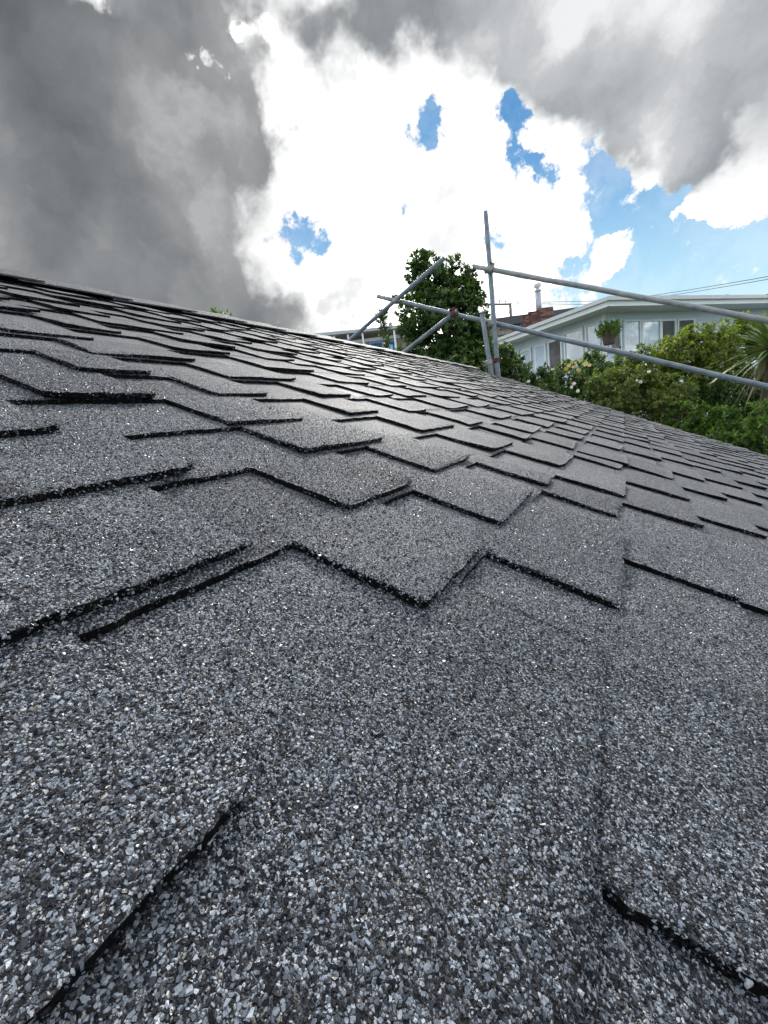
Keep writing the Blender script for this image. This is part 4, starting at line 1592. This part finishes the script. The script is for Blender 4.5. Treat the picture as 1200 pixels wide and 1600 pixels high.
# flax tips on the ridge side of it
spk = thing('flax_plant', 'few thin dark flax tips showing over the ridge beside the pavilion house', 'flax', tuple(map(float, at(474, 545, 15.0) * [1, 1, 0] + [0, 0, 1.7])))
for i in range(7):
    b0_ = at(473, 560, 15.0)
    tpx = 466 + i * 2.0
    t_ = at(tpx, 512 + (i % 3) * 4, 15.0)
    m = MB()
    bb_ = np.array([b0_[0] + .02 * i, b0_[1], 1.7])
    m.tube([bb_, (bb_ + t_) / 2 + np.array([0, 0, .1]), t_], [.02, .016, .004], 5)
    m.build('leaf', pmat('flax_dark', (.05, .065, .04), .6, vary=.2), spk)

# ------------------------------------------------------------------ dark roofed house behind the chimney
zd = 21.0
dkh = thing('dark_house', 'dark roofed house with a pale window behind the brick chimney', 'house', tuple(map(float, at(812, 540, zd))))
f0, f1 = at(775, 494, zd), at(862, 488, zd)
da = f1 - f0
da[2] = 0
DL = float(np.linalg.norm(da))
da /= DL
db = np.array([-da[1], da[0], 0])
if db @ (M @ np.array([0, 0, 1.0])) < 0:
    db = -db
dz = float(at(820, 491, zd)[2])


def dp(a, b, z):
    p = f0 + da * a + db * b
    return np.array([p[0], p[1], z])


px_m = zd / F
m = MB()
m.prism([dp(-1, 0, dz - 12 * px_m), dp(DL + 2, 0, dz - 12 * px_m), dp(DL + 2, 0, dz), dp(-1, 0, dz)], db * 4)
m.build('roof', pmat('charcoal_fascia', (.055, .06, .068), .6, vary=.1), dkh)
m = MB()
m.prism([dp(-1, .4, 1.5), dp(DL + 2, .4, 1.5), dp(DL + 2, .4, dz - 12 * px_m - .002), dp(-1, .4, dz - 12 * px_m - .002)], db * 3)
m.build('wall', pmat('grey_wall', (.11, .11, .115), .8, vary=.15), dkh)
p, q = on_plane(799, 503, dp(0, .38, 0), db), on_plane(819, 515, dp(0, .38, 0), db)
a0, a1 = float((p - f0) @ da), float((q - f0) @ da)
fr = MB()
z1_, z0_ = float(p[2]), float(q[2])
for s0, s1, za, zb in ((a0, a0 + .05, z0_, z1_), (a1 - .05, a1, z0_, z1_), (a0 + .05, a1 - .05, z1_ - .05, z1_), (a0 + .05, a1 - .05, z0_, z0_ + .05)):
    fr.box(dp(s0, .32, za), da * (s1 - s0), db * .06, ZV * (zb - za))
o = fr.build('window', M_TRIM, dkh)
pn = MB()
pn.box(dp(a0 + .05, .35, z0_ + .05), da * (a1 - a0 - .1), db * .006, ZV * (z1_ - z0_ - .1))
pn.build('pane', M_BLUEG, o)
bk = MB()
bk.box(dp(a0 + .05, .365, z0_ + .05), da * (a1 - a0 - .1), db * .006, ZV * (z1_ - z0_ - .1))
bk.build('blind', MATS['pale_blind'], o)  # same added blue sheet, coloured as reflected sky
# stone wall in front of it
sw = thing('stone_wall', 'rough brown stone wall below the dark house window', 'wall', tuple(map(float, at(800, 560, 18.0))))
M_ST = [pmat('stone_a', (.13, .115, .095), .9, vary=.4, vscale=12), pmat('stone_b', (.20, .175, .14), .9, vary=.4, vscale=12), pmat('stone_c', (.07, .065, .06), .9, vary=.4, vscale=12)]
r = random.Random(11)
s0_ = on_plane(772, 512, at(800, 520, 18.0), db)
for row in range(9):
    a = -r.uniform(0, .2)
    while a < 2.1:
        wd_ = r.uniform(.22, .42)
        zz = float(s0_[2]) - .16 * (row + 1)
        if row == 0 and a > .8:
            break
        p = s0_ + da * a
        m = MB()
        e = lambda: r.uniform(-.02, .02)
        b8 = [np.array([p[0], p[1], zz]) + da * x_ + db * y_ + ZV * z_ for x_, y_, z_ in ((0, e(), 0), (wd_, e(), 0), (wd_, .3, 0), (0, .3, 0), (e(), e(), .15), (wd_ + e(), e(), .15 + e()), (wd_, .3, .15), (0, .3, .15))]
        m.hexa(b8)
        m.build('stone', r.choice(M_ST), sw)
        a += wd_ + .012

# neighbour roof at the far right
nr = thing('neighbour_house', 'dark gabled roof just showing above the white house at far right', 'house', tuple(map(float, at(1215, 480, 24.0))))
n0, n1 = at(1166, 466, 24.0), at(1215, 456, 24.0)
m = MB()
n2 = at(1330, 470, 24.0)
back_ = M @ np.array([.1, 0, 1.0]) * 5
back_[2] = 0
m.prism([n0, n1, n2], back_)
m.build('roof', pmat('dark_tile', (.05, .045, .045), .7, vary=.2), nr)
m = MB()
m.prism([n0 + [0, .3, 0], n2 + [0, .3, 0], np.array([n2[0], n2[1] + .3, 1.5]), np.array([n0[0], n0[1] + .3, 1.5])], back_ * .9)
m.build('wall', MATS['grey_wall'], nr)

# ------------------------------------------------------------------ power pole and lines
zp = 28.0
ptop = at(797, 474, zp)
pole = thing('power_pole', 'thin timber power pole with a crossarm behind the scaffold', 'power pole', (float(ptop[0]), float(ptop[1]), 1.6))
M_POLE = pmat('weathered_pole', (.16, .145, .13), .9, vary=.25, vscale=8, streak=(1, 1, .2))
m = MB()
m.tube([(ptop[0], ptop[1], 1.6), (ptop[0], ptop[1], ptop[2])], [.12, .085], 10)
m.build('pole', M_POLE, pole, smooth=True)
arm0, arm1 = at(756, 476, zp), at(799, 475.5, zp)
m = MB()
dd_ = arm1 - arm0
m.box(arm0 - ZV * .06 - YV * .1, dd_, YV * .10, ZV * .12)
m.build('crossarm', M_POLE, pole)
m = MB()
m.tube([at(786, 478, zp - .1), at(796, 489, zp - .1)], .02, 6)
m.build('arm_brace', M_BOLT, pole)
for px in (758, 781, 790):
    c = at(px, 475, zp) - YV * .05
    m = MB()
    m.tube([c, c + ZV * .10], .015, 6)
    m.tube([c + ZV * .09, c + ZV * .13, c + ZV * .2, c + ZV * .23], [.03, .05, .05, .03], 8)
    m.build('insulator', pmat('insulator', (.22, .20, .19), .4), pole)
M_WIRE = pmat('wire', (.05, .06, .07), .6)
for i, (pts, lab) in enumerate((([(790, 472.5, 28), (826, 472.2, 25), (935, 470.0, 20.5), (1017, 462.0, 17.8), (1200, 432.0, 13.2), (1330, 404, 11)], 'upper of two thin power lines crossing above the white house'),
                         ([(781, 474, 28.1), (826, 474.2, 25.2), (930, 475.2, 20.8), (1029, 464.2, 17.8), (1200, 436.3, 13.2), (1330, 409, 11)], 'lower of two thin power lines crossing above the white house'))):
    P = [at(*p) for p in pts]
    fine = []
    for a, b, c_, d_ in zip([P[0]] + P[:-2], P[:-1], P[1:], P[2:] + [P[-1]]):
        for s in np.linspace(0, 1, 7)[:-1]:
            fine.append(.5 * ((2 * b) + (c_ - a) * s + (2 * a - 5 * b + 4 * c_ - d_) * s * s + (3 * b - a - 3 * c_ + d_) * s ** 3))
    fine.append(P[-1])
    m = MB()
    m.tube(fine, .011, 6)
    o = m.build('power_line', M_WIRE)
    o['label'] = lab
    o['category'] = 'power line'
    o['group'] = 'power lines over the white house'
